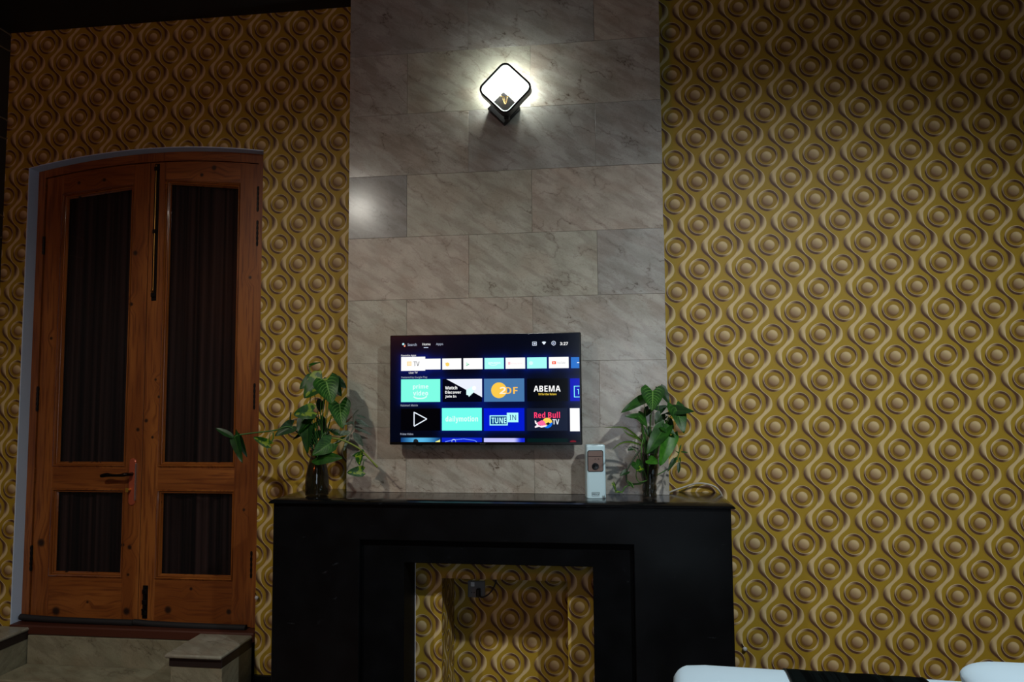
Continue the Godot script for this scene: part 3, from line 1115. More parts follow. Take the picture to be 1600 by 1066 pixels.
		tube(st, curve([V(x0 + (-0.03 if s == 0 else 0.0), yb + 0.006, -0.155), V(x0 + 0.1, yb, -0.155), V((x0 + x1) / 2.0, yb - 0.003, -0.154), V(x1 + (0.0 if s == 0 else -0.01), yb - 0.004, -0.155)], 5), 0.0155, 12)
		put("draught_roll", st, mat(Color(0.05, 0.05, 0.06), 0.75), lf, "black draught roll")
		if s == 0:
			handle(lf)
		else:
			bolts(lf)


func handle(lf: Node3D) -> void:
	var copper = mat(Color(0.72, 0.36, 0.25), 0.3, 0.45)
	var bronze = mat(Color(0.13, 0.10, 0.085), 0.3, 0.8)
	var st = begin()
	var p = PackedVector2Array()
	for k in 13:
		var a = PI * k / 12.0
		p.append(Vector2(-1.829 + 0.019 * cos(a), 1.236 + 0.022 * sin(a)))
	for k in 13:
		var a = PI + PI * k / 12.0
		p.append(Vector2(-1.829 + 0.019 * cos(a), 1.036 + 0.022 * sin(a)))
	prism(st, p, -0.186, -0.178, 0.004)
	put("handle_plate", st, copper, lf, "copper handle plate")
	st = begin()
	cbox(st, V(-1.8105, 1.04, -0.186), V(-1.8075, 1.232, -0.1745), 0.001)
	put("plate_edge", st, mat(Color(0.8, 0.8, 0.82), 0.2, 0.9), lf)
	st = begin()
	tube(st, curve([V(-1.829, 1.178, -0.18), V(-1.829, 1.178, -0.155), V(-1.836, 1.179, -0.138), V(-1.86, 1.175, -0.132), V(-1.90, 1.174, -0.132), V(-1.94, 1.176, -0.133), V(-1.975, 1.170, -0.136)], 5), [0.011, 0.010, 0.009, 0.009, 0.009, 0.009, 0.009, 0.009, 0.009, 0.009, 0.0095, 0.010, 0.010, 0.010, 0.009, 0.008, 0.0075, 0.007, 0.007, 0.007, 0.007, 0.0075, 0.008, 0.0095, 0.0105, 0.011, 0.011, 0.011, 0.010, 0.009, 0.007], 10)
	put("lever", st, bronze, lf, "dark bronze lever handle")
	st = begin()
	tube(st, [V(-1.838, 1.097, -0.18), V(-1.838, 1.097, -0.160)], 0.006, 8)
	cbox(st, V(-1.852, 1.085, -0.163), V(-1.836, 1.106, -0.1605), 0.001)
	put("key", st, mat(Color(0.85, 0.68, 0.30), 0.3, 0.8), lf, "brass key in the lock")


func bolts(lf: Node3D) -> void:
	var brass = mat(Color(0.55, 0.42, 0.20), 0.3, 0.85)
	for q in [[2.089, 2.832], [0.440, 0.607]]:
		var st = begin()
		cbox(st, V(-1.752, q[0], -0.186), V(-1.724, q[1], -0.1815), 0.0015)
		put("bolt_plate", st, mats.iron, lf, "long dark tower bolt")
		st = begin()
		tube(st, [V(-1.738, q[0] + 0.02, -0.176), V(-1.738, q[1] - 0.01, -0.176)], 0.0045, 8)
		tube(st, [V(-1.738, q[0] + 0.05, -0.176), V(-1.738, q[0] + 0.05, -0.160)], 0.006, 8)
		put("bolt_rod", st, brass if q[0] > 1.0 else mats.iron, lf)
		for k in 3:
			var y = lerpf(q[0] + 0.03, q[1] - 0.03, k / 2.0)
			st = begin()
			cbox(st, V(-1.750, y - 0.012, -0.183), V(-1.726, y + 0.012, -0.1705), 0.003)
			put("bolt_guide", st, mats.iron, lf)


func doorstep() -> void:
	# wooden sill under the leaves
	var st = begin()
	cbox(st, V(-2.437, 0.365, -0.25), V(-1.10, 0.412, -0.098), 0.006)
	struct(put("trim_5", st, mat(Color(0.27, 0.125, 0.07), 0.5)), "red brown wooden door sill above the marble step", "trim")
	var t = thing("doorstep", "stained grey marble doorstep with a riser below the wooden door", "step", V(-1.85, FLOOR, 0.1))
	st = begin()
	cbox(st, V(-2.32, FLOOR, -0.11), V(-1.385, 0.365, -0.092), 0.002)
	var r = put("riser", st, mats.marble_step, t)
	r.mesh = shifted(r.mesh, Vector2(0.3, 0.2), false)
	st = begin()
	cbox(st, V(-2.32, FLOOR, -0.092), V(-1.385, 0.205, 0.11), 0.002)
	put("step_block", st, mats.marble_step, t)
	st = begin()
	cbox(st, V(-2.32, 0.205, -0.092), V(-1.385, 0.226, 0.125), 0.005)
	r = put("tread", st, mats.marble_step, t)
	r.mesh = shifted(r.mesh, Vector2(0.1, 0.7), true)
	for s in 2:
		var x0: float = [-2.58, -1.385][s]
		var x1: float = [-2.32, -1.108][s]
		var p = thing("marble_pedestal", ["low marble cheek wall of the doorstep in the room corner", "low marble cheek wall of the doorstep beside the fireplace"][s], "pedestal", V((x0 + x1) / 2.0, FLOOR, 0.05), "doorstep cheek walls")
		st = begin()
		cbox(st, V(x0 + (0.02 if s == 1 else 0.0), FLOOR, -0.11), V(x1 - 0.006, 0.345, 0.175), 0.002)
		put("block", st, mats.marble_step, p)
		st = begin()
		cbox(st, V(x0 + (0.014 if s == 1 else 0.0), 0.345, -0.11), V(x1 - 0.004, 0.385, 0.18), 0.002)
		put("dark_band", st, mat(Color(0.13, 0.09, 0.08), 0.5), p)
		st = begin()
		cbox(st, V(x0, 0.385, -0.11), V(x1, 0.403, 0.198), 0.006)
		put("cap", st, mats.marble_cap if mats.has("marble_cap") else mats.marble_grey, p)


# ---------------------------------------------------------------- black mantel
func fireplace() -> void:
	var t = thing("fireplace", "black polished stone fireplace surround with wallpapered hearth", "fireplace", V(0.15, FLOOR, 0.1))
	var f = 0.235
	var st = begin()
	# body with its opening
	prism(st, PackedVector2Array([Vector2(-0.852, FLOOR), Vector2(-0.45, FLOOR), Vector2(-0.45, 0.942), Vector2(0.745, 0.942), Vector2(0.745, FLOOR), Vector2(1.147, FLOOR), Vector2(1.147, 1.097), Vector2(-0.852, 1.097)]), WZ, f, 0.003)
	put("surround", st, mats.black, t)
	# shelf with a rounded nose
	st = begin()
	var prof = [[0.212, 1.12], [0.226, 1.1185], [0.238, 1.1145], [0.247, 1.109], [0.252, 1.103], [0.252, 1.099], [0.246, 1.0965], [0.236, 1.0955]]
	var nose = func(side: int, k: int) -> Vector3:
		var grow: float = prof[k][0] - f
		return V((-0.8505 - grow if side < 0 else 1.1455 + grow), prof[k][1], prof[k][0])
	var c = V(0.15, 1.05, 0.0)
	for k in prof.size() - 1:
		poly(st, [nose.call(-1, k), nose.call(1, k), nose.call(1, k + 1), nose.call(-1, k + 1)], V(0.15, 1.105, 0.1))
		for s in [-1, 1]:
			var a: Vector3 = nose.call(s, k)
			var b: Vector3 = nose.call(s, k + 1)
			poly(st, [a, b, V(b.x, b.y, WZ), V(a.x, a.y, WZ)], V(0.15, 1.105, 0.1))
	poly(st, [nose.call(-1, 0), nose.call(1, 0), V(nose.call(1, 0).x, 1.12, WZ), V(nose.call(-1, 0).x, 1.12, WZ)], c)
	put("shelf", st, mats.black_top, t)
	# inner slips
	st = begin()
	prism(st, PackedVector2Array([Vector2(-0.45, FLOOR), Vector2(-0.2555, FLOOR), Vector2(-0.2555, 0.8405), Vector2(0.5725, 0.8405), Vector2(0.5725, FLOOR), Vector2(0.745, FLOOR), Vector2(0.745, 0.942), Vector2(-0.45, 0.942)]), WZ, 0.203, 0.002)
	put("inner_surround", st, mats.black_dull, t)
	# papered board set back in the opening, with a deep niche
	var bz = 0.02
	st = begin()
	prism(st, PackedVector2Array([Vector2(-0.2555, FLOOR), Vector2(-0.1275, FLOOR), Vector2(-0.1275, 0.732), Vector2(0.4525, 0.732), Vector2(0.4525, FLOOR), Vector2(0.5725, FLOOR), Vector2(0.5725, 0.8405), Vector2(-0.2555, 0.8405)]), -0.255, bz)
	put("papered_board", st, mats.paper_hearth, t)
	st = begin()
	cbox(st, V(-0.1275, FLOOR, -0.27), V(0.4525, 0.75, -0.255), 0.0)
	put("niche_back", st, mats.paper_niche, t)
	st = begin()
	cbox(st, V(-0.255, FLOOR, bz), V(-0.2515, 0.8405, bz + 0.0035), 0.0005)
	put("paper_edge", st, mats.white, t)


# ---------------------------------------------------------------- television
func lettering(called: String, text: String, box: Array, c: Color, energy: float, bold: bool, parent: Node, at: Callable) -> void:
	var tm = TextMesh.new()
	tm.text = text
	var font = SystemFont.new()
	font.font_names = PackedStringArray(["Droid Sans"])
	font.font_weight = 700 if bold else 400
	tm.font = font
	tm.font_size = 48
	tm.pixel_size = 0.01
	tm.depth = 0.02
	tm.curve_step = 2.0
	var bb = tm.get_aabb()
	var o = MeshInstance3D.new()
	o.name = called
	o.mesh = tm
	o.material_override = glow(c, energy) if energy > 0.0 else mat(c, 0.4)
	parent.add_child(o, true)
	var s = Vector2((box[2] - box[0]) / bb.size.x, (box[3] - box[1]) / bb.size.y)
	o.scale = V(s.x, s.y, 0.02)
	var mid = bb.get_center()
	var target: Vector3 = at.call((box[0] + box[2]) / 2.0, (box[1] + box[3]) / 2.0)
	o.position = target - V(mid.x * s.x, mid.y * s.y, 0.0)


func television() -> void:
	var t = thing("television", "wall mounted flat television showing rows of app tiles above the mantel", "television", V(0.0875, 1.35, 0.05))
	var st = begin()
	cbox(st, V(-0.356, 1.350, 0.068), V(0.531, 1.856, 0.0985), 0.003)
	put("bezel", st, mat(Color(0.012, 0.012, 0.014), 0.25), t)
	st = begin()
	cbox(st, V(-0.28, 1.37, 0.03), V(0.455, 1.68, 0.068), 0.01)
	put("rear_housing", st, mats.dark, t)
	st = begin()
	cbox(st, V(-0.02, 1.45, 0.0), V(0.2, 1.65, 0.03), 0.002)
	put("wall_bracket", st, mats.iron, t)
	st = begin()
	cbox(st, V(-0.232, 1.3445, 0.076), V(-0.205, 1.351, 0.094), 0.002)
	put("sensor", st, mats.dark, t)
	# screen
	st = begin()
	var z = 0.0988
	var p = [V(-0.352, 1.362, z), V(0.523, 1.362, z), V(0.523, 1.852, z), V(-0.352, 1.852, z)]
	var u = p.map(func(q): return Vector2((q.x + 0.356) / 0.887, (1.856 - q.y) / 0.506))
	var n = V(0, 0, 1)
	for i in [[0, 1, 2], [0, 2, 3]]:
		tri(st, i.map(func(k): return p[k]), [n, n, n], i.map(func(k): return u[k]))
	var m = mat(Color(0.005, 0.005, 0.006), 0.15)
	m.emission_enabled = true
	m.emission_texture = ImageTexture.create_from_image(screen_image())
	m.emission_energy_multiplier = 1.0
	m.emission_operator = BaseMaterial3D.EMISSION_OP_ADD
	m.emission = Color.BLACK
	var scr = put("screen", st, m, t, "lit screen with rows of app tiles")
	# soft glow of the screen on the shelf below
	var l = AreaLight3D.new()
	l.name = "screen_glow"
	l.area_size = Vector2(0.86, 0.48)
	l.light_color = Color(0.55, 0.75, 1.0)
	l.light_energy = 0.03
	l.shadow_enabled = true
	t.add_child(l)
	l.position = V(0.0855, 1.607, 0.101) - t.position
	l.rotation.y = PI
	var at = func(x: float, y: float) -> Vector3:
		return V(-0.356 + x / 1000.0, 1.856 - y / 1000.0, 0.0992) - t.position
	var w = Color(1, 1, 1)
	var soft = Color(0.72, 0.76, 0.85)
	for q in [
		["Search", [84, 38, 128, 50.5], soft, 0.9, false], ["Home", [155, 38, 193, 49], w, 1.0, false], ["Apps", [219, 38.5, 253, 51.5], soft, 0.9, false], ["3:27", [793, 44, 829, 58], w, 1.0, true],
		["Favorite Apps", [54, 90, 125, 101], w, 1.0, false], ["TV", [112, 123, 141, 144], Color(0.22, 0.24, 0.27), 0.9, false], ["Live TV", [91, 170, 132, 179], w, 1.0, false],
		["Featured by Google Play", [55, 191, 178, 202], soft, 0.7, false],
		["prime", [110, 228, 183, 255], Color(0.88, 1.0, 0.99), 1.0, true], ["video", [111, 258, 182, 280], Color(0.88, 1.0, 0.99), 1.0, true],
		["Watch", [262, 238, 319, 253], w, 1.0, true], ["Discover", [262, 259, 337, 273], w, 1.0, true], ["Join In", [262, 279, 314, 294], w, 1.0, true],
		["DF", [542, 245, 598, 276], Color(1.0, 0.76, 0.30), 1.0, true], ["2", [515, 244, 546, 276], Color(1.0, 0.95, 0.86), 1.0, true],
		["ABEMA", [671, 240, 793, 267], w, 1.0, true], ["TV for the future", [692, 273, 774, 283], Color(1.0, 0.85, 0.25), 0.9, true],
		["Haismart Matrix", [52, 320, 134, 330], soft, 0.7, false],
		["dailymotion", [264, 375, 415, 408], Color(0.88, 1.0, 0.98), 1.0, true],
		["TUNE", [477, 383, 545, 409], Color(0.72, 1.0, 1.0), 1.0, true], ["IN", [560, 371, 590, 394], Color(0.0, 0.22, 0.50), 0.9, false],
		["Red Bull", [672, 358, 789, 386], Color(1.0, 0.20, 0.42), 1.0, true], ["TV", [755, 391, 785, 414], Color(0.93, 0.96, 1.0), 1.0, true],
		["Prime Video", [51, 452, 112, 462], soft, 0.8, false], ["amazon", [463, 130, 520, 140], Color(0.90, 1, 1), 1.0, true],
		["YouTube", [779, 132, 816, 142], Color(0.72, 0.72, 0.74), 1.0, false], ["music", [570, 134, 622, 141], Color(1.0, 0.88, 0.88), 1.0, false],
		["Haier", [424, 497, 450, 503], Color(0.30, 0.31, 0.34), 0.25, true],
	]:
		lettering("lettering", q[0], q[1].map(func(v): return v / 1000.0), q[2], q[3], q[4], scr, func(x: float, y: float) -> Vector3: return at.call(x * 1000.0, y * 1000.0) - scr.position)


# ---------------------------------------------------------------- diamond wall lamp with a stag's head
func rounded_diamond(c: Vector2, half: float, r: float, n := 8) -> PackedVector2Array:
	var out = PackedVector2Array()
	for i in 4:
		var dir = deg_to_rad(90.0 * i + 90.0)
		var corner = c + Vector2(cos(dir), sin(dir)) * (half - r * sqrt(2.0))
		for k in n + 1:
			var a = dir - PI / 4.0 + PI / 2.0 * k / n
			out.append(corner + Vector2(cos(a), sin(a)) * r)
	return out


func ring_prism(st: SurfaceTool, c: Vector2, h0: float, r0: float, h1: float, r1: float, z0: float, z1: float) -> void:
	var a = rounded_diamond(c, h0, r0)
	var b = rounded_diamond(c, h1, r1)
	var n = a.size()
	for i in n:
		var j = (i + 1) % n
		var ai = V(a[i].x, a[i].y, 0)
		var aj = V(a[j].x, a[j].y, 0)
		var bi = V(b[i].x, b[i].y, 0)
		var bj = V(b[j].x, b[j].y, 0)
		var f = V(0, 0, z1)
		var k = V(0, 0, z0)
		var m = (ai + bj) / 2.0 + V(0, 0, (z0 + z1) / 2.0)
		poly(st, [ai + f, aj + f, bj + f, bi + f], m)
		poly(st, [ai + k, aj + k, bj + k, bi + k], m)
		poly(st, [ai + k, aj + k, aj + f, ai + f], m)
		poly(st, [bi + k, bj + k, bj + f, bi + f], m)


func wall_lamp() -> void:
	var c = Vector2(0.197, 3.003)
	var t = thing("wall_lamp", "black diamond wall lamp with a glowing rim and gold stag head", "wall lamp", V(0.19, 2.93, 0.0))
	var black = mat(Color(0.035, 0.04, 0.05), 0.4, 0.2)
	var st = begin()
	prism(st, rounded_diamond(Vector2(0.177, 2.9445), 0.080, 0.006), 0.0, 0.034, 0.003)
	put("back_plate", st, black, t)
	st = begin()
	cbox(st, V(0.184, 2.872, 0.03), V(0.208, 2.889, 0.076), 0.004)
	put("bracket", st, black, t)
	st = begin()
	ring_prism(st, c, 0.1350, 0.034, 0.1230, 0.028, 0.072, 0.120)
	put("frame", st, black, t)
	st = begin()
	ring_prism(st, c, 0.1228, 0.028, 0.1165, 0.024, 0.074, 0.114)
	put("light_strip", st, glow(Color(0.93, 1.0, 0.97), 3.0), t, "glowing white inner rim")
	# stag's head and antlers
	st = begin()
	var g = V(0.194, 2.955, 0.104)
	tube(st, curve([g + V(-0.010, 0.012, 0), g + V(-0.007, -0.006, 0.003), g + V(-0.001, -0.022, 0.004), g + V(0.004, -0.022, 0.004), g + V(0.009, -0.006, 0.003), g + V(0.012, 0.012, 0)], 4), 0.0016, 6)
	tube(st, [g + V(-0.003, 0.012, 0.002), g + V(0.0, -0.016, 0.005)], 0.0015, 6)
	for s in [-1.0, 1.0]:
		tube(st, curve([g + V(s * 0.003, 0.012, 0), g + V(s * 0.020, 0.016, 0), g + V(s * 0.033, 0.030, 0), g + V(s * 0.041, 0.052, 0), g + V(s * 0.040, 0.078, 0), g + V(s * 0.034, 0.094, 0)], 4), 0.0018, 6)
		tube(st, curve([g + V(s * 0.030, 0.026, 0), g + V(s * 0.044, 0.028, 0), g + V(s * 0.050, 0.033, 0)], 3), 0.0016, 6)
		tube(st, curve([g + V(s * 0.040, 0.050, 0), g + V(s * 0.050, 0.060, 0), g + V(s * 0.053, 0.072, 0)], 3), 0.0014, 6)
		tube(st, curve([g + V(s * 0.038, 0.042, 0), g + V(s * 0.028, 0.052, 0), g + V(s * 0.025, 0.064, 0)], 3), 0.0013, 6)
	put("stag_head", st, mat(Color(0.85, 0.70, 0.36), 0.3, 0.7), t, "gold wire stag head")
	for q in [Vector2(-0.066, 0.026), Vector2(0.066, 0.026), Vector2(0.0, 0.085), Vector2(0.0, 0.040)]:
		var l = OmniLight3D.new()
		l.name = "strip_light"
		l.light_color = Color(0.98, 1.0, 0.98)
		l.light_energy = 0.038
		l.light_size = 0.012
		l.omni_range = 8.0
		l.omni_attenuation = 2.0
		l.shadow_enabled = true
		t.add_child(l)
		l.position = V(c.x + q.x, c.y + q.y, 0.046) - t.position


# ---------------------------------------------------------------- air freshener
func freshener() -> void:
	var t = thing("air_freshener", "pale blue automatic air freshener standing on the black mantel shelf", "air freshener", V(0.586, 1.12, 0.095))
	t.rotation.y = deg_to_rad(9.0)
	var body = mat(Color(0.76, 0.88, 0.91), 0.28)
	var st = begin()
	var rows = []
	for q in [[0.0, 0.94], [0.003, 1.0], [0.10, 1.0], [0.222, 0.985], [0.229, 0.96], [0.2325, 0.90]]:
		var row = []
		for k in 41:
			var a = TAU * k / 40.0
			var e = 0.28
			row.append(V(signf(cos(a)) * pow(absf(cos(a)), e) * 0.0435 * q[1], q[0], signf(sin(a)) * pow(absf(sin(a)), e) * 0.036 * q[1]))
		rows.append(row)
	grid(st, rows, Vector3.ZERO, [], true)
	var top: Array = rows[-1].slice(0, 40)
	poly(st, top, V(0, 0, 0))
	local("housing", st, body, t)
	var z = 0.0362
	var pts = PackedVector2Array()
	for c in [[0.026, 0.200, 0.0], [-0.026, 0.200, 90.0], [-0.026, 0.124, 180.0], [0.026, 0.124, 270.0]]:
		for k in 7:
			var a = deg_to_rad(c[2] + k * 15.0)
			pts.append(Vector2(c[0] - 0.003 + 0.009 * cos(a), c[1] + 0.009 * sin(a)))
	st = begin()
	prism(st, pts, z - 0.004, z + 0.0015, 0.001)
	local("window_rim", st, mat(Color(0.06, 0.06, 0.065), 0.25, 0.4), t)
	var inner: PackedVector2Array = Geometry2D.offset_polygon(pts, -0.0028)[0]
	st = begin()
	prism(st, inner, z - 0.003, z + 0.002)
	local("window", st, mat(Color(0.50, 0.43, 0.40), 0.25, 0.2), t, "brownish window plate")
	st = begin()
	cbox(st, V(-0.034, 0.1815, z + 0.001), V(0.026, 0.1835, z + 0.003), 0.0005)
	local("window_ledge", st, mat(Color(0.20, 0.17, 0.16), 0.4), t)
	st = begin()
	turned(st, V(-0.004, 0.139, z + 0.001), V(0, 0, 1), [Vector2(0.0155, 0.0), Vector2(0.0155, 0.003), Vector2(0.0135, 0.005), Vector2(0.010, 0.003), Vector2(0.0, 0.002)])
	local("nozzle", st, mat(Color(0.012, 0.012, 0.014), 0.3), t, "round black nozzle")
	st = begin()
	cbox(st, V(-0.005, 0.140, z + 0.004), V(0.003, 0.149, z + 0.0055), 0.0005)
	local("nozzle_lens", st, mat(Color(0.14, 0.14, 0.15), 0.2), t)
	for x in [-0.004, 0.011]:
		st = begin()
		turned(st, V(x, 0.171, z + 0.0015), V(0, 0, 1), [Vector2(0.0024, 0.0), Vector2(0.002, 0.0012), Vector2(0.0, 0.0014)], 10)
		local("indicator", st, mat(Color(0.10, 0.03, 0.03), 0.3), t)
	st = begin()
	var bx = [-0.021, 0.013, 0.010, 0.026]
	for q in [[bx[0], bx[2], bx[1], bx[2] + 0.0013], [bx[0], bx[3] - 0.0013, bx[1], bx[3]], [bx[0], bx[2], bx[0] + 0.0013, bx[3]], [bx[1] - 0.0013, bx[2] + 0.006, bx[1], bx[3]]]:
		cbox(st, V(q[0], q[1], z - 0.001), V(q[2], q[3], z + 0.0006), 0.0)
	local("badge", st, mat(Color(0.05, 0.06, 0.07), 0.5), t)
	lettering("lettering", "FRESCA", [-0.0185, 0.0145, 0.0108, 0.0215], Color(0.10, 0.12, 0.13), 0.0, true, t, func(x: float, y: float) -> Vector3: return V(x, y, z + 0.0004))


func local(called: String, st: SurfaceTool, m: Material, parent: Node3D, label := "") -> MeshInstance3D:
	var o = put(called, st, m, parent, label)
	o.position = Vector3.ZERO
	return o


# ---------------------------------------------------------------- vases and plants
func vases() -> void:
	var smoke = glass(Color(0.10, 0.09, 0.06), 0.62)
	for s in 2:
		var at: Vector3 = [V(-0.687, 1.1205, 0.14), V(0.8215, 1.1205, 0.125)][s]
		var t = thing("glass_vase", ["smoky brown bottle shaped glass vase on the mantel end near the door", "slim ridged dark glass vase on the mantel beside the air freshener"][s], "vase", at, "glass vases on the mantel")
		var prof = [Vector2(0.046, 0.0), Vector2(0.052, 0.004), Vector2(0.054, 0.05), Vector2(0.052, 0.085), Vector2(0.045, 0.125), Vector2(0.036, 0.16), Vector2(0.031, 0.178), Vector2(0.031, 0.195), Vector2(0.035, 0.207)]
		if s == 1:
			prof = [Vector2(0.028, 0.0), Vector2(0.031, 0.004), Vector2(0.0315, 0.018), Vector2(0.028, 0.026), Vector2(0.0315, 0.036), Vector2(0.0315, 0.054), Vector2(0.028, 0.062), Vector2(0.031, 0.075), Vector2(0.037, 0.10), Vector2(0.0405, 0.14), Vector2(0.0405, 0.17), Vector2(0.038, 0.195)]
		var st = begin()
		lathe(st, at, prof)
		lathe(st, at, [Vector2(0.0, 0.001), Vector2(prof[0].x, 0.001)])
		put("glass_body", st, smoke if s == 0 else glass(Color(0.12, 0.12, 0.10), 0.5), t)
		st = begin()
		var lvl = 0.15 if s == 0 else 0.165
		var ins = []
		for p in prof:
			if p.y < lvl:
				ins.append(Vector2(p.x - 0.004, p.y + 0.004))
		ins.append(Vector2(ins[-1].x - 0.001, lvl))
		ins.append(Vector2(0.0, lvl))
		lathe(st, at, ins)
		put("water", st, glass(Color(0.10, 0.11, 0.05), 0.5), t, "greenish water")
		st = begin()
		lathe(st, at, [Vector2(prof[-1].x - 0.002, prof[-1].y - 0.001), Vector2(prof[-1].x + 0.002, prof[-1].y), Vector2(prof[-1].x - 0.001, prof[-1].y + 0.003), Vector2(prof[-1].x - 0.003, prof[-1].y)])
		put("lip", st, glass(Color(0.4, 0.4, 0.36), 0.5), t)


# a leaf from where its stalk joins to its tip; facing is the way its upper side looks
func leaf(parent: Node3D, base: Vector3, tip: Vector3, width: float, kind: String, facing: Vector3) -> void:
	var along = tip - base
	width *= 1.22
	var length = along.length()
	var y = along / length
	var x = y.cross(facing.normalized()).normalized()
	var n = x.cross(y).normalized()
	var lance = kind == "silver" or width < length * 0.36
	var heart = kind == "lime" or kind == "spot"
	var st = begin()
	var rows = []
	var uvs = []
	var NU = 12
	var NV = 8
	var curl = rng.randf_range(0.06, 0.2) * length
	var fold = rng.randf_range(0.10, 0.24)
	var twist = rng.randf_range(-0.25, 0.25)
	var wave = rng.randf_range(0.0, TAU)
	for i in NU + 1:
		var v = float(i) / NU
		var w = 0.0
		if lance:
			w = pow(sin(PI * pow(v, 0.8)), 0.85)
		elif heart:
			w = pow(maxf(1.0 - v, 0.0), 0.62) * pow(minf(v * 4.0 + 0.62, 1.0), 0.8) * 1.06
		else:
			w = pow(maxf(1.0 - v, 0.0), 0.80) * pow(minf(v * 3.0 + 0.66, 1.0), 0.8) * 1.16
		var row = []
		var uvr = []
		for j in NV + 1:
			var s = j * 2.0 / NV - 1.0
			var back = 0.0 if lance else (0.30 if heart else 0.36) * length * pow(1.0 - v, 3.0) * (1.0 - pow(1.0 - absf(s), 1.4)) * (1.0 - 0.55 * pow(absf(s), 4.0))
			var side = s * w * width * 0.5
			if not lance and absf(s) > 0.0:
				side *= 1.0 - 0.22 * pow(1.0 - v, 4.0) * pow(absf(s), 3.0)
			var up = absf(s) * w * width * 0.5 * fold - curl * v * v + sin(v * 9.0 + wave + s) * 0.018 * width * absf(s) + twist * side * v
			row.append(base + y * (v * length - back) + x * side + n * up)
			uvr.append(Vector2(s * 0.5 + 0.5, v))
		rows.append(row)
		uvs.append(uvr)
	grid(st, rows, n, uvs)
	put("leaf", st, mats["leaf_" + kind], parent)


func stalk(parent: Node3D, from: Vector3, to: Vector3) -> void:
	var st = begin()
	var mid = (from + to) / 2.0 + V(0, 0.02, 0.012)
	tube(st, curve([from, mid, to], 5), 0.0017, 6)
	put("stalk", st, mats.petiole, parent)


func stems(parent: Node3D, a: Array) -> void:
	var st = begin()
	tube(st, curve(a[2], 5), a[0], 7)
	put("stem", st, {"stem": mats.stem, "petiole": mats.petiole, "yellow": mats.yellow, "dark": mats.stalk_dark, "grey": mats.stalk_grey}[a[1]], parent)


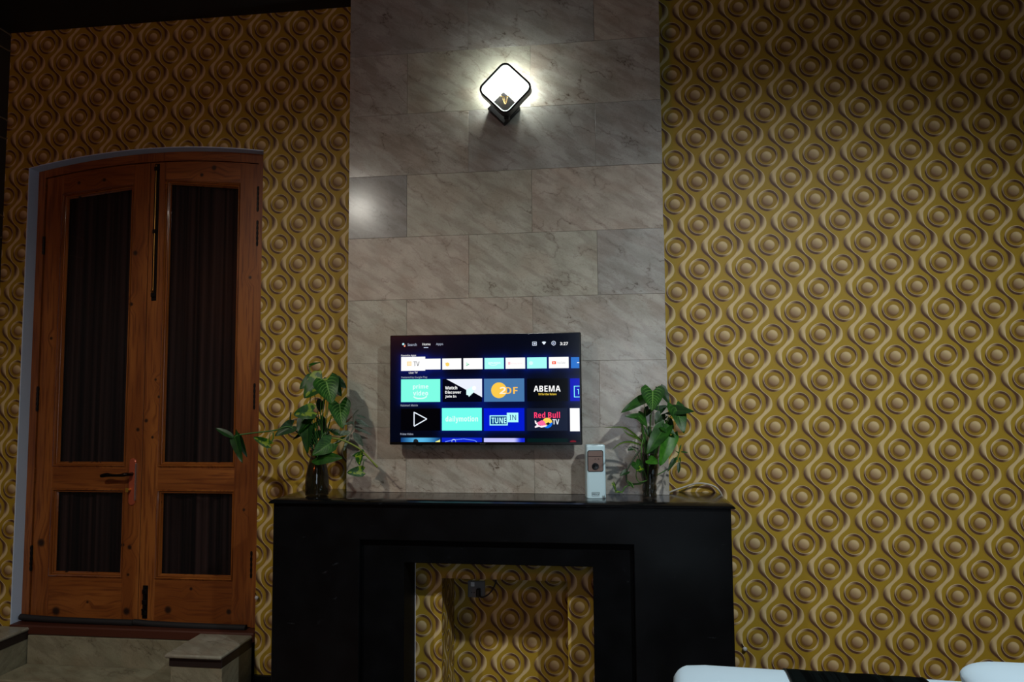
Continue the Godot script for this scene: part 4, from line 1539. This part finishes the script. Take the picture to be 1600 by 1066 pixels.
func plant_by_door() -> void:
	var t = thing("arrowhead_plant", "bushy green trailing plant in the smoky vase near the door", "plant", V(-0.687, 1.125, 0.14), "green cuttings in glass vases")
	for a in [
		[0.0035, "stem", [V(-0.674,1.29,0.14), V(-0.747,1.383,0.16), V(-0.804,1.437,0.19), V(-0.869,1.421,0.2), V(-0.961,1.411,0.21), V(-1.033,1.401,0.22), V(-1.053,1.389,0.22)]],
		[0.0028, "petiole", [V(-0.876,1.412,0.2), V(-0.875,1.385,0.2), V(-0.892,1.359,0.2)]],
		[0.0045, "yellow", [V(-0.671,1.29,0.14), V(-0.644,1.375,0.14), V(-0.579,1.375,0.13), V(-0.506,1.346,0.14), V(-0.461,1.317,0.15), V(-0.393,1.253,0.16)]],
		[0.0022, "petiole", [V(-0.707,1.601,0.18), V(-0.712,1.562,0.17), V(-0.719,1.521,0.16), V(-0.696,1.409,0.15)]],
		[0.002, "petiole", [V(-0.712,1.671,0.17), V(-0.721,1.701,0.16), V(-0.717,1.721,0.16)]],
		[0.003, "dark", [V(-0.795,1.434,0.18), V(-0.804,1.463,0.18), V(-0.801,1.503,0.18)]],
		[0.003, "stem", [V(-0.674,1.29,0.14), V(-0.665,1.408,0.14), V(-0.657,1.554,0.14), V(-0.609,1.648,0.13)]],
		[0.003, "stem", [V(-0.678,1.289,0.14), V(-0.7,1.369,0.14), V(-0.684,1.461,0.14), V(-0.698,1.481,0.14)]],
		[0.0022, "dark", [V(-0.651,1.382,0.14), V(-0.635,1.435,0.14), V(-0.621,1.488,0.14)]],
		[0.0035, "grey", [V(-0.576,1.378,0.08), V(-0.549,1.421,0.05), V(-0.545,1.485,0.05), V(-0.524,1.511,0.05)]],
		[0.003, "stem", [V(-0.681,1.289,0.14), V(-0.716,1.356,0.15), V(-0.741,1.409,0.16), V(-0.772,1.45,0.17)]],
		[0.003, "grey", [V(-0.671,1.29,0.14), V(-0.627,1.348,0.13), V(-0.576,1.378,0.08)]],
	]:
		stems(t, a)
	for a in [
		[V(-0.717,1.72,0.16), V(-0.666,1.736,0.17), 0.02, "green", V(0,0.9,1)],
		[V(-0.652,1.657,0.18), V(-0.724,1.57,0.22), 0.109, "spot", V(-0.1,0.1,1), V(-0.669,1.408,0.14)],
		[V(-0.713,1.655,0.15), V(-0.764,1.615,0.18), 0.06, "green", V(-0.1,0.3,1), V(-0.669,1.408,0.14)],
		[V(-0.63,1.654,0.13), V(-0.573,1.58,0.15), 0.064, "dark", V(0.2,0.3,1), V(-0.656,1.408,0.13)],
		[V(-0.628,1.643,0.19), V(-0.58,1.547,0.25), 0.109, "vein", V(0.1,0.5,1), V(-0.665,1.408,0.14)],
		[V(-0.612,1.651,0.12), V(-0.557,1.615,0.12), 0.047, "dark", V(0.3,0.5,1), V(-0.656,1.408,0.13)],
		[V(-0.575,1.538,0.16), V(-0.54,1.433,0.22), 0.093, "vein", V(0.25,0.4,1), V(-0.651,1.389,0.14)],
		[V(-0.687,1.509,0.2), V(-0.761,1.496,0.24), 0.072, "spot", V(0,0.15,1), V(-0.678,1.383,0.15)],
		[V(-0.744,1.469,0.17), V(-0.758,1.412,0.2), 0.053, "dark", V(-0.2,0.2,1), V(-0.686,1.349,0.14)],
		[V(-0.711,1.449,0.15), V(-0.743,1.384,0.17), 0.057, "green", V(0,0.2,1), V(-0.682,1.329,0.14)],
		[V(-0.7,1.408,0.14), V(-0.712,1.344,0.16), 0.053, "dark", V(0.1,0.2,1), V(-0.678,1.316,0.14)],
		[V(-0.656,1.408,0.13), V(-0.668,1.356,0.15), 0.047, "dark", V(0.1,0.2,1), V(-0.675,1.316,0.14)],
		[V(-0.681,1.467,0.12), V(-0.649,1.408,0.13), 0.04, "dark", V(0.1,0.2,1)],
		[V(-0.714,1.485,0.16), V(-0.759,1.412,0.2), 0.056, "green", V(-0.3,0.3,1), V(-0.678,1.356,0.15)],
		[V(-0.72,1.427,0.18), V(-0.698,1.32,0.24), 0.063, "dark", V(-0.2,0.3,1), V(-0.681,1.323,0.15)],
		[V(-0.594,1.364,0.22), V(-0.664,1.314,0.26), 0.081, "vein2", V(0,0.15,1), V(-0.66,1.295,0.16)],
		[V(-0.652,1.303,0.22), V(-0.53,1.304,0.27), 0.065, "green", V(0.1,0.1,1), V(-0.666,1.288,0.16)],
		[V(-0.794,1.44,0.18), V(-0.86,1.401,0.22), 0.06, "dark", V(-0.1,0.15,1), V(-0.685,1.316,0.14)],
		[V(-0.894,1.359,0.2), V(-0.964,1.392,0.22), 0.04, "spot", V(-0.1,0.2,1), V(-0.88,1.411,0.19)],
		[V(-1.053,1.388,0.22), V(-1.136,1.44,0.24), 0.024, "dark", V(-0.2,0.9,1)],
		[V(-1.05,1.392,0.22), V(-0.999,1.278,0.26), 0.05, "dark", V(-0.3,0.3,1)],
		[V(-1.043,1.385,0.2), V(-0.992,1.303,0.22), 0.032, "dark", V(0.3,0.3,1)],
		[V(-0.473,1.309,0.14), V(-0.516,1.304,0.16), 0.033, "green", V(-0.2,0.8,1), V(-0.458,1.317,0.15)],
		[V(-0.482,1.307,0.15), V(-0.467,1.27,0.2), 0.036, "spot", V(0,0.3,1), V(-0.458,1.317,0.15)],
		[V(-0.465,1.235,0.16), V(-0.521,1.232,0.2), 0.049, "spot", V(-0.1,0.1,1), V(-0.446,1.288,0.15)],
		[V(-0.535,1.485,0.05), V(-0.486,1.472,0.04), 0.012, "silver", V(0,0.8,1)],
		[V(-0.539,1.465,0.05), V(-0.471,1.434,0.04), 0.018, "silver", V(0.1,0.8,1)],
		[V(-0.546,1.427,0.05), V(-0.462,1.394,0.03), 0.012, "silver", V(0,0.8,1)],
		[V(-0.549,1.404,0.05), V(-0.499,1.339,0.04), 0.027, "silver", V(0.3,0.5,1)],
		[V(-0.556,1.404,0.06), V(-0.633,1.399,0.08), 0.023, "silver", V(-0.2,0.6,1)],
		[V(-0.563,1.391,0.06), V(-0.583,1.319,0.09), 0.015, "silver", V(-0.2,0.5,1)],
		[V(-0.546,1.451,0.05), V(-0.588,1.445,0.07), 0.016, "silver", V(-0.2,0.6,1)],
		[V(-0.577,1.385,0.07), V(-0.635,1.35,0.1), 0.018, "green", V(-0.2,0.5,1)],
		[V(-0.679,1.551,0.12), V(-0.692,1.501,0.12), 0.04, "dark", V(0,0.4,1), V(-0.673,1.408,0.13)],
		[V(-0.756,1.408,0.14), V(-0.807,1.376,0.15), 0.024, "dark", V(-0.2,0.5,1), V(-0.689,1.322,0.14)],
		[V(-0.597,1.407,0.12), V(-0.653,1.427,0.12), 0.027, "dark", V(0,0.6,1)],
	]:
		leaf(t, a[0], a[1], a[2], a[3], a[4])
		if a.size() > 5:
			stalk(t, a[5], a[0])
	for k in 7:
		var a = TAU * k / 7.0
		stems(t, [0.0022, "dark" if k % 2 else "stem", [V(-0.687 + 0.03 * cos(a), 1.135, 0.14 + 0.03 * sin(a)), V(-0.687 + 0.02 * cos(a + 0.8), 1.21, 0.14 + 0.02 * sin(a + 0.8)), V(-0.683 + 0.012 * cos(a), 1.32, 0.14 + 0.012 * sin(a)), V(-0.680 + 0.03 * cos(a), 1.40, 0.14 + 0.03 * sin(a))]])


func plant_by_dispenser() -> void:
	var t = thing("arrowhead_plant", "leafy green plant in the slim vase beside the air freshener", "plant", V(0.8215, 1.125, 0.125), "green cuttings in glass vases")
	for a in [
		[0.0032, "dark", [V(0.822,1.198,0.13), V(0.827,1.33,0.13), V(0.83,1.485,0.14)]],
		[0.003, "stem", [V(0.819,1.198,0.13), V(0.804,1.33,0.14), V(0.791,1.457,0.16), V(0.766,1.486,0.17)]],
		[0.003, "dark", [V(0.824,1.198,0.13), V(0.855,1.307,0.13), V(0.873,1.434,0.15), V(0.902,1.48,0.16)]],
		[0.003, "stem", [V(0.822,1.198,0.13), V(0.842,1.273,0.14), V(0.858,1.354,0.15), V(0.851,1.434,0.15)]],
		[0.0026, "petiole", [V(0.812,1.201,0.15), V(0.79,1.277,0.18), V(0.788,1.345,0.18), V(0.798,1.389,0.17)]],
		[0.0035, "dark", [V(0.795,1.192,0.15), V(0.76,1.19,0.18), V(0.732,1.195,0.2), V(0.721,1.206,0.2), V(0.727,1.256,0.2), V(0.78,1.333,0.17)]],
		[0.0028, "petiole", [V(0.783,1.187,0.16), V(0.743,1.187,0.19), V(0.714,1.178,0.2), V(0.703,1.16,0.2), V(0.678,1.158,0.2), V(0.667,1.183,0.2), V(0.666,1.194,0.2)]],
		[0.002, "petiole", [V(0.721,1.206,0.2), V(0.742,1.196,0.21), V(0.75,1.178,0.22)]],
		[0.0022, "petiole", [V(0.809,1.201,0.15), V(0.777,1.197,0.17), V(0.763,1.221,0.18), V(0.767,1.254,0.18)]],
		[0.0022, "petiole", [V(0.842,1.216,0.13), V(0.91,1.257,0.14), V(0.941,1.297,0.14), V(0.956,1.351,0.14)]],
		[0.002, "petiole", [V(0.941,1.297,0.14), V(0.95,1.275,0.15), V(0.948,1.242,0.16)]],
		[0.0026, "dark", [V(0.775,1.337,0.15), V(0.752,1.346,0.16), V(0.735,1.344,0.17)]],
	]:
		stems(t, a)
	for a in [
		[V(0.841,1.588,0.17), V(0.835,1.506,0.24), 0.095, "vein", V(0,0.4,1), V(0.824,1.353,0.14)],
		[V(0.878,1.597,0.13), V(0.916,1.536,0.15), 0.049, "dark", V(0.5,0.3,1), V(0.844,1.33,0.13)],
		[V(0.803,1.552,0.16), V(0.701,1.501,0.2), 0.049, "green", V(-0.3,0.7,1), V(0.816,1.353,0.14)],
		[V(0.791,1.475,0.17), V(0.723,1.488,0.2), 0.034, "vein2", V(-0.2,0.8,1), V(0.809,1.319,0.14)],
		[V(0.777,1.483,0.17), V(0.813,1.44,0.22), 0.043, "vein2", V(0.2,0.5,1), V(0.809,1.319,0.14)],
		[V(0.918,1.503,0.18), V(1.01,1.503,0.22), 0.054, "dark", V(0.1,0.7,1), V(0.849,1.308,0.14)],
		[V(0.935,1.517,0.18), V(0.97,1.422,0.25), 0.074, "vein2", V(0.4,0.4,1), V(0.849,1.308,0.14)],
		[V(0.884,1.427,0.2), V(0.803,1.329,0.26), 0.071, "green", V(-0.3,0.5,1), V(0.833,1.274,0.15)],
		[V(0.884,1.433,0.2), V(0.933,1.402,0.22), 0.04, "green", V(0.4,0.5,1), V(0.842,1.274,0.15)],
		[V(0.911,1.397,0.2), V(0.864,1.28,0.26), 0.068, "lime", V(0.2,0.4,1), V(0.841,1.252,0.15)],
		[V(0.817,1.295,0.2), V(0.852,1.288,0.24), 0.04, "lime", V(0,0.4,1), V(0.812,1.201,0.15)],
		[V(0.762,1.282,0.18), V(0.779,1.244,0.22), 0.043, "green", V(-0.1,0.4,1), V(0.796,1.217,0.15)],
		[V(0.786,1.259,0.2), V(0.762,1.251,0.23), 0.024, "spot", V(0,0.4,1), V(0.796,1.217,0.15)],
		[V(0.875,1.485,0.15), V(0.85,1.441,0.17), 0.043, "dark", V(0,0.4,1), V(0.832,1.307,0.13)],
		[V(0.905,1.459,0.15), V(0.929,1.423,0.16), 0.034, "dark", V(0.2,0.4,1), V(0.844,1.295,0.13)],
		[V(0.864,1.502,0.14), V(0.904,1.525,0.14), 0.035, "dark", V(0.2,0.5,1)],
		[V(0.825,1.508,0.13), V(0.802,1.473,0.13), 0.035, "dark", V(-0.2,0.4,1)],
		[V(0.817,1.422,0.14), V(0.833,1.377,0.15), 0.029, "dark", V(0,0.4,1)],
		[V(0.833,1.353,0.14), V(0.843,1.308,0.15), 0.046, "dark", V(0,0.4,1)],
		[V(0.746,1.341,0.17), V(0.729,1.333,0.18), 0.019, "dark", V(0,0.4,1), V(0.786,1.273,0.14)],
		[V(0.724,1.245,0.2), V(0.692,1.23,0.22), 0.024, "dark", V(-0.1,0.5,1)],
		[V(0.726,1.2,0.2), V(0.75,1.178,0.22), 0.012, "green", V(0.2,0.5,1)],
		[V(0.664,1.194,0.2), V(0.676,1.165,0.21), 0.014, "spot", V(-0.1,0.5,1)],
		[V(0.676,1.159,0.2), V(0.706,1.158,0.21), 0.01, "spot", V(0,0.6,1)],
		[V(0.925,1.287,0.16), V(0.895,1.244,0.18), 0.02, "dark", V(-0.2,0.4,1)],
		[V(0.947,1.281,0.15), V(0.943,1.235,0.17), 0.013, "dark", V(0.1,0.4,1)],
		[V(0.956,1.324,0.14), V(0.986,1.324,0.15), 0.007, "green", V(0,0.7,1)],
		[V(0.948,1.319,0.14), V(0.933,1.331,0.15), 0.007, "green", V(0,0.7,1)],
		[V(0.954,1.339,0.14), V(0.96,1.356,0.14), 0.006, "green", V(0,0.4,1)],
		[V(0.942,1.302,0.14), V(0.916,1.28,0.14), 0.008, "green", V(0,0.5,1)],
		[V(0.952,1.297,0.14), V(0.956,1.274,0.14), 0.007, "green", V(0,0.5,1)],
	]:
		leaf(t, a[0], a[1], a[2], a[3], a[4])
		if a.size() > 5:
			stalk(t, a[5], a[0])
	for a in [
		[0.011, [V(0.807,1.353,0.14), V(0.765,1.394,0.16), V(0.719,1.429,0.2), V(0.668,1.434,0.22), V(0.628,1.432,0.24)]],
		[0.012, [V(0.799,1.347,0.14), V(0.747,1.367,0.18), V(0.701,1.365,0.21), V(0.66,1.337,0.24)]],
		[0.012, [V(0.81,1.353,0.14), V(0.769,1.384,0.18), V(0.73,1.403,0.2), V(0.708,1.425,0.2)]],
		[0.01, [V(0.816,1.353,0.13), V(0.795,1.41,0.14), V(0.792,1.433,0.14)]],
	]:
		blade(t, a[0], a[1])
	for k in 6:
		var a = TAU * k / 6.0
		stems(t, [0.0022, "dark" if k % 2 else "stem", [V(0.8215 + 0.018 * cos(a), 1.135, 0.125 + 0.018 * sin(a)), V(0.8215 + 0.014 * cos(a + 0.8), 1.21, 0.125 + 0.014 * sin(a + 0.8)), V(0.8215 + 0.02 * cos(a), 1.30, 0.125 + 0.02 * sin(a)), V(0.8215 + 0.03 * cos(a), 1.40, 0.125 + 0.03 * sin(a))]])


# a long arching grass-like leaf
func blade(parent: Node3D, width: float, pts: Array) -> void:
	var c = curve(pts, 5)
	var rows = []
	var uvs = []
	for i in c.size():
		var v = float(i) / (c.size() - 1)
		var d: Vector3 = (c[mini(i + 1, c.size() - 1)] - c[maxi(i - 1, 0)]).normalized()
		var side = d.cross(V(0, 0.6, 1)).normalized()
		var w = width * (1.0 - pow(v, 2.5)) * (0.6 + 0.4 * minf(v * 3.0, 1.0))
		var n = side.cross(d).normalized()
		rows.append([c[i] + side * w / 2.0 + n * w * 0.15, c[i], c[i] - side * w / 2.0 + n * w * 0.15])
		uvs.append([Vector2(0, v), Vector2(0.5, v), Vector2(1, v)])
	var st = begin()
	grid(st, rows, V(0, 0.6, 1), uvs)
	put("leaf", st, mats.leaf_spider, parent, "long narrow striped leaf")


# ---------------------------------------------------------------- treatment bed
func bed() -> void:
	var turn = -0.075
	var corner = V(0.848, FLOOR, 0.838)
	var t = thing("bed", "white sheeted bed with rounded corners in front of the papered wall", "bed", corner)
	t.rotation.y = turn
	var sheet = mat(Color(0.78, 0.89, 0.95), 0.85)
	sheet.rim_enabled = true
	sheet.rim = 0.3
	var st = begin()
	soft_box(st, V(0, 0.45, 0), V(1.98, 0.65, 0.80), V(0.075, 0.045, 0.11), 0.006)
	local("mattress", st, sheet, t, "white sheeted mattress")
	st = begin()
	cbox(st, V(0.02, 0.30, 0.03), V(1.96, 0.449, 0.77), 0.01)
	local("base", st, mat(Color(0.10, 0.06, 0.04), 0.5), t)
	for x in [0.06, 1.86]:
		for z in [0.06, 0.68]:
			st = begin()
			cbox(st, V(x, 0.0, z), V(x + 0.06, 0.30, z + 0.06), 0.004)
			local("leg", st, mat(Color(0.10, 0.06, 0.04), 0.5), t)
	# dark runner across it
	var r = thing("bed_runner", "dark patterned runner laid across the white bed", "bed runner", corner)
	r.rotation.y = turn
	var rows = []
	var section = [[0.45, -0.004], [0.58, -0.004]]
	for k in 9:
		var a = PI / 2.0 * k / 8.0
		section.append([0.605 + 0.049 * sin(a), 0.11 - 0.114 * cos(a)])
	section += [[0.6585, 0.25], [0.6585, 0.55]]
	for k in 9:
		var a = PI / 2.0 * (1.0 - k / 8.0)
		section.append([0.605 + 0.049 * sin(a), 0.69 + 0.114 * cos(a)])
	section += [[0.45, 0.804]]
	for p in section:
		var row = []
		for k in 13:
			row.append(V(lerpf(0.350, 0.752, k / 12.0), p[0] + 0.0015 + 0.0012 * sin(k * 1.9), p[1]))
		rows.append(row)
	st = begin()
	grid(st, rows, V(0, 1, 0))
	var dm = textured(damask_image(), 0.8)
	dm.metallic_specular = 0.08
	dm.uv1_scale = V(3, 3, 1)
	local("cloth", st, dm, r)
	st = begin()
	for x in [0.350, 0.752]:
		tube(st, section.map(func(p): return V(x, p[0] + 0.001, p[1])), 0.0022, 6)
	local("hem", st, mat(Color(0.05, 0.065, 0.07), 0.8), r)
	var p = thing("pillow", "plump white pillow lying at the head of the bed", "pillow", corner + V(0.78, 0.655, 0.1))
	p.rotation = V(0, turn, 0)
	st = begin()
	soft_box(st, V(0.01, 0.0, 0.02), V(0.50, 0.078, 0.62), V(0.12, 0.038, 0.12), 0.014)
	local("pillowcase", st, sheet, p)
	p.position = corner + Basis(Vector3.UP, turn) * V(0.795, 0.668, 0.08)


# ---------------------------------------------------------------- small things
func small_things() -> void:
	# white flex lying on the shelf
	var st = begin()
	tube(st, curve([V(0.915, 1.126, -0.03), V(0.93, 1.129, -0.06), V(0.985, 1.145, -0.08), V(1.04, 1.162, -0.085), V(1.085, 1.162, -0.085), V(1.125, 1.150, -0.085), V(1.148, 1.128, -0.08), V(1.160, 1.10, -0.085), V(1.163, 1.06, -0.098)], 6), 0.0042, 8)
	tag(put("cable", st, mat(Color(0.66, 0.65, 0.60), 0.45)), "white cable arching over the mantel end by the papered wall", "cable")
	# socket and lead inside the hearth
	var o = V(-0.011, 0.617, -0.255)
	var t = thing("wall_socket", "grey socket plate in the dark hearth niche", "socket", o)
	st = begin()
	cbox(st, o + V(-0.046, -0.040, 0.0), o + V(0.040, 0.040, 0.010), 0.003)
	put("plate", st, mat(Color(0.42, 0.43, 0.44), 0.5), t)
	st = begin()
	cbox(st, o + V(-0.030, 0.014, 0.010), o + V(-0.012, 0.034, 0.013), 0.001)
	put("switch", st, mat(Color(0.80, 0.82, 0.84), 0.5), t)
	for x in [-0.026, -0.014]:
		st = begin()
		turned(st, o + V(x, -0.016, 0.010), V(0, 0, 1), [Vector2(0.003, 0.0), Vector2(0.003, 0.0006), Vector2(0.0, 0.0006)], 8)
		put("hole", st, mats.dark, t)
	st = begin()
	cbox(st, o + V(0.0, -0.032, 0.010), o + V(0.020, 0.008, 0.040), 0.004)
	tube(st, curve([o + V(0.010, -0.02, 0.035), o + V(0.032, -0.030, 0.04), o + V(0.065, -0.014, 0.03), o + V(0.09, 0.022, 0.018), o + V(0.100, 0.07, 0.010), o + V(0.102, 0.114, 0.008)], 5), 0.0035, 7)
	tag(put("power_lead", st, mats.dark), "black plug and lead hanging in the hearth niche", "power lead")
	# pegs in the wallpaper
	for q in [[V(-1.088, 0.586, WZ), "small white peg in the wallpaper between door and fireplace"], [V(1.242, 0.424, WZ), "small white peg in the wallpaper just above the bed corner"]]:
		var p = thing("wall_peg", q[1], "peg", q[0], "white wall pegs")
		st = begin()
		turned(st, q[0], V(0, 0, 1), [Vector2(0.004, 0.0), Vector2(0.004, 0.006), Vector2(0.0085, 0.009), Vector2(0.010, 0.014), Vector2(0.007, 0.019), Vector2(0.0, 0.020)], 14)
		put("cap", st, mat(Color(0.72, 0.73, 0.74), 0.4), p)
		st = begin()
		tube(st, [q[0] + V(-0.004, 0.006, 0.006), q[0] + V(-0.012, 0.020, 0.004)], 0.0016, 6)
		put("pin", st, mats.iron, p)
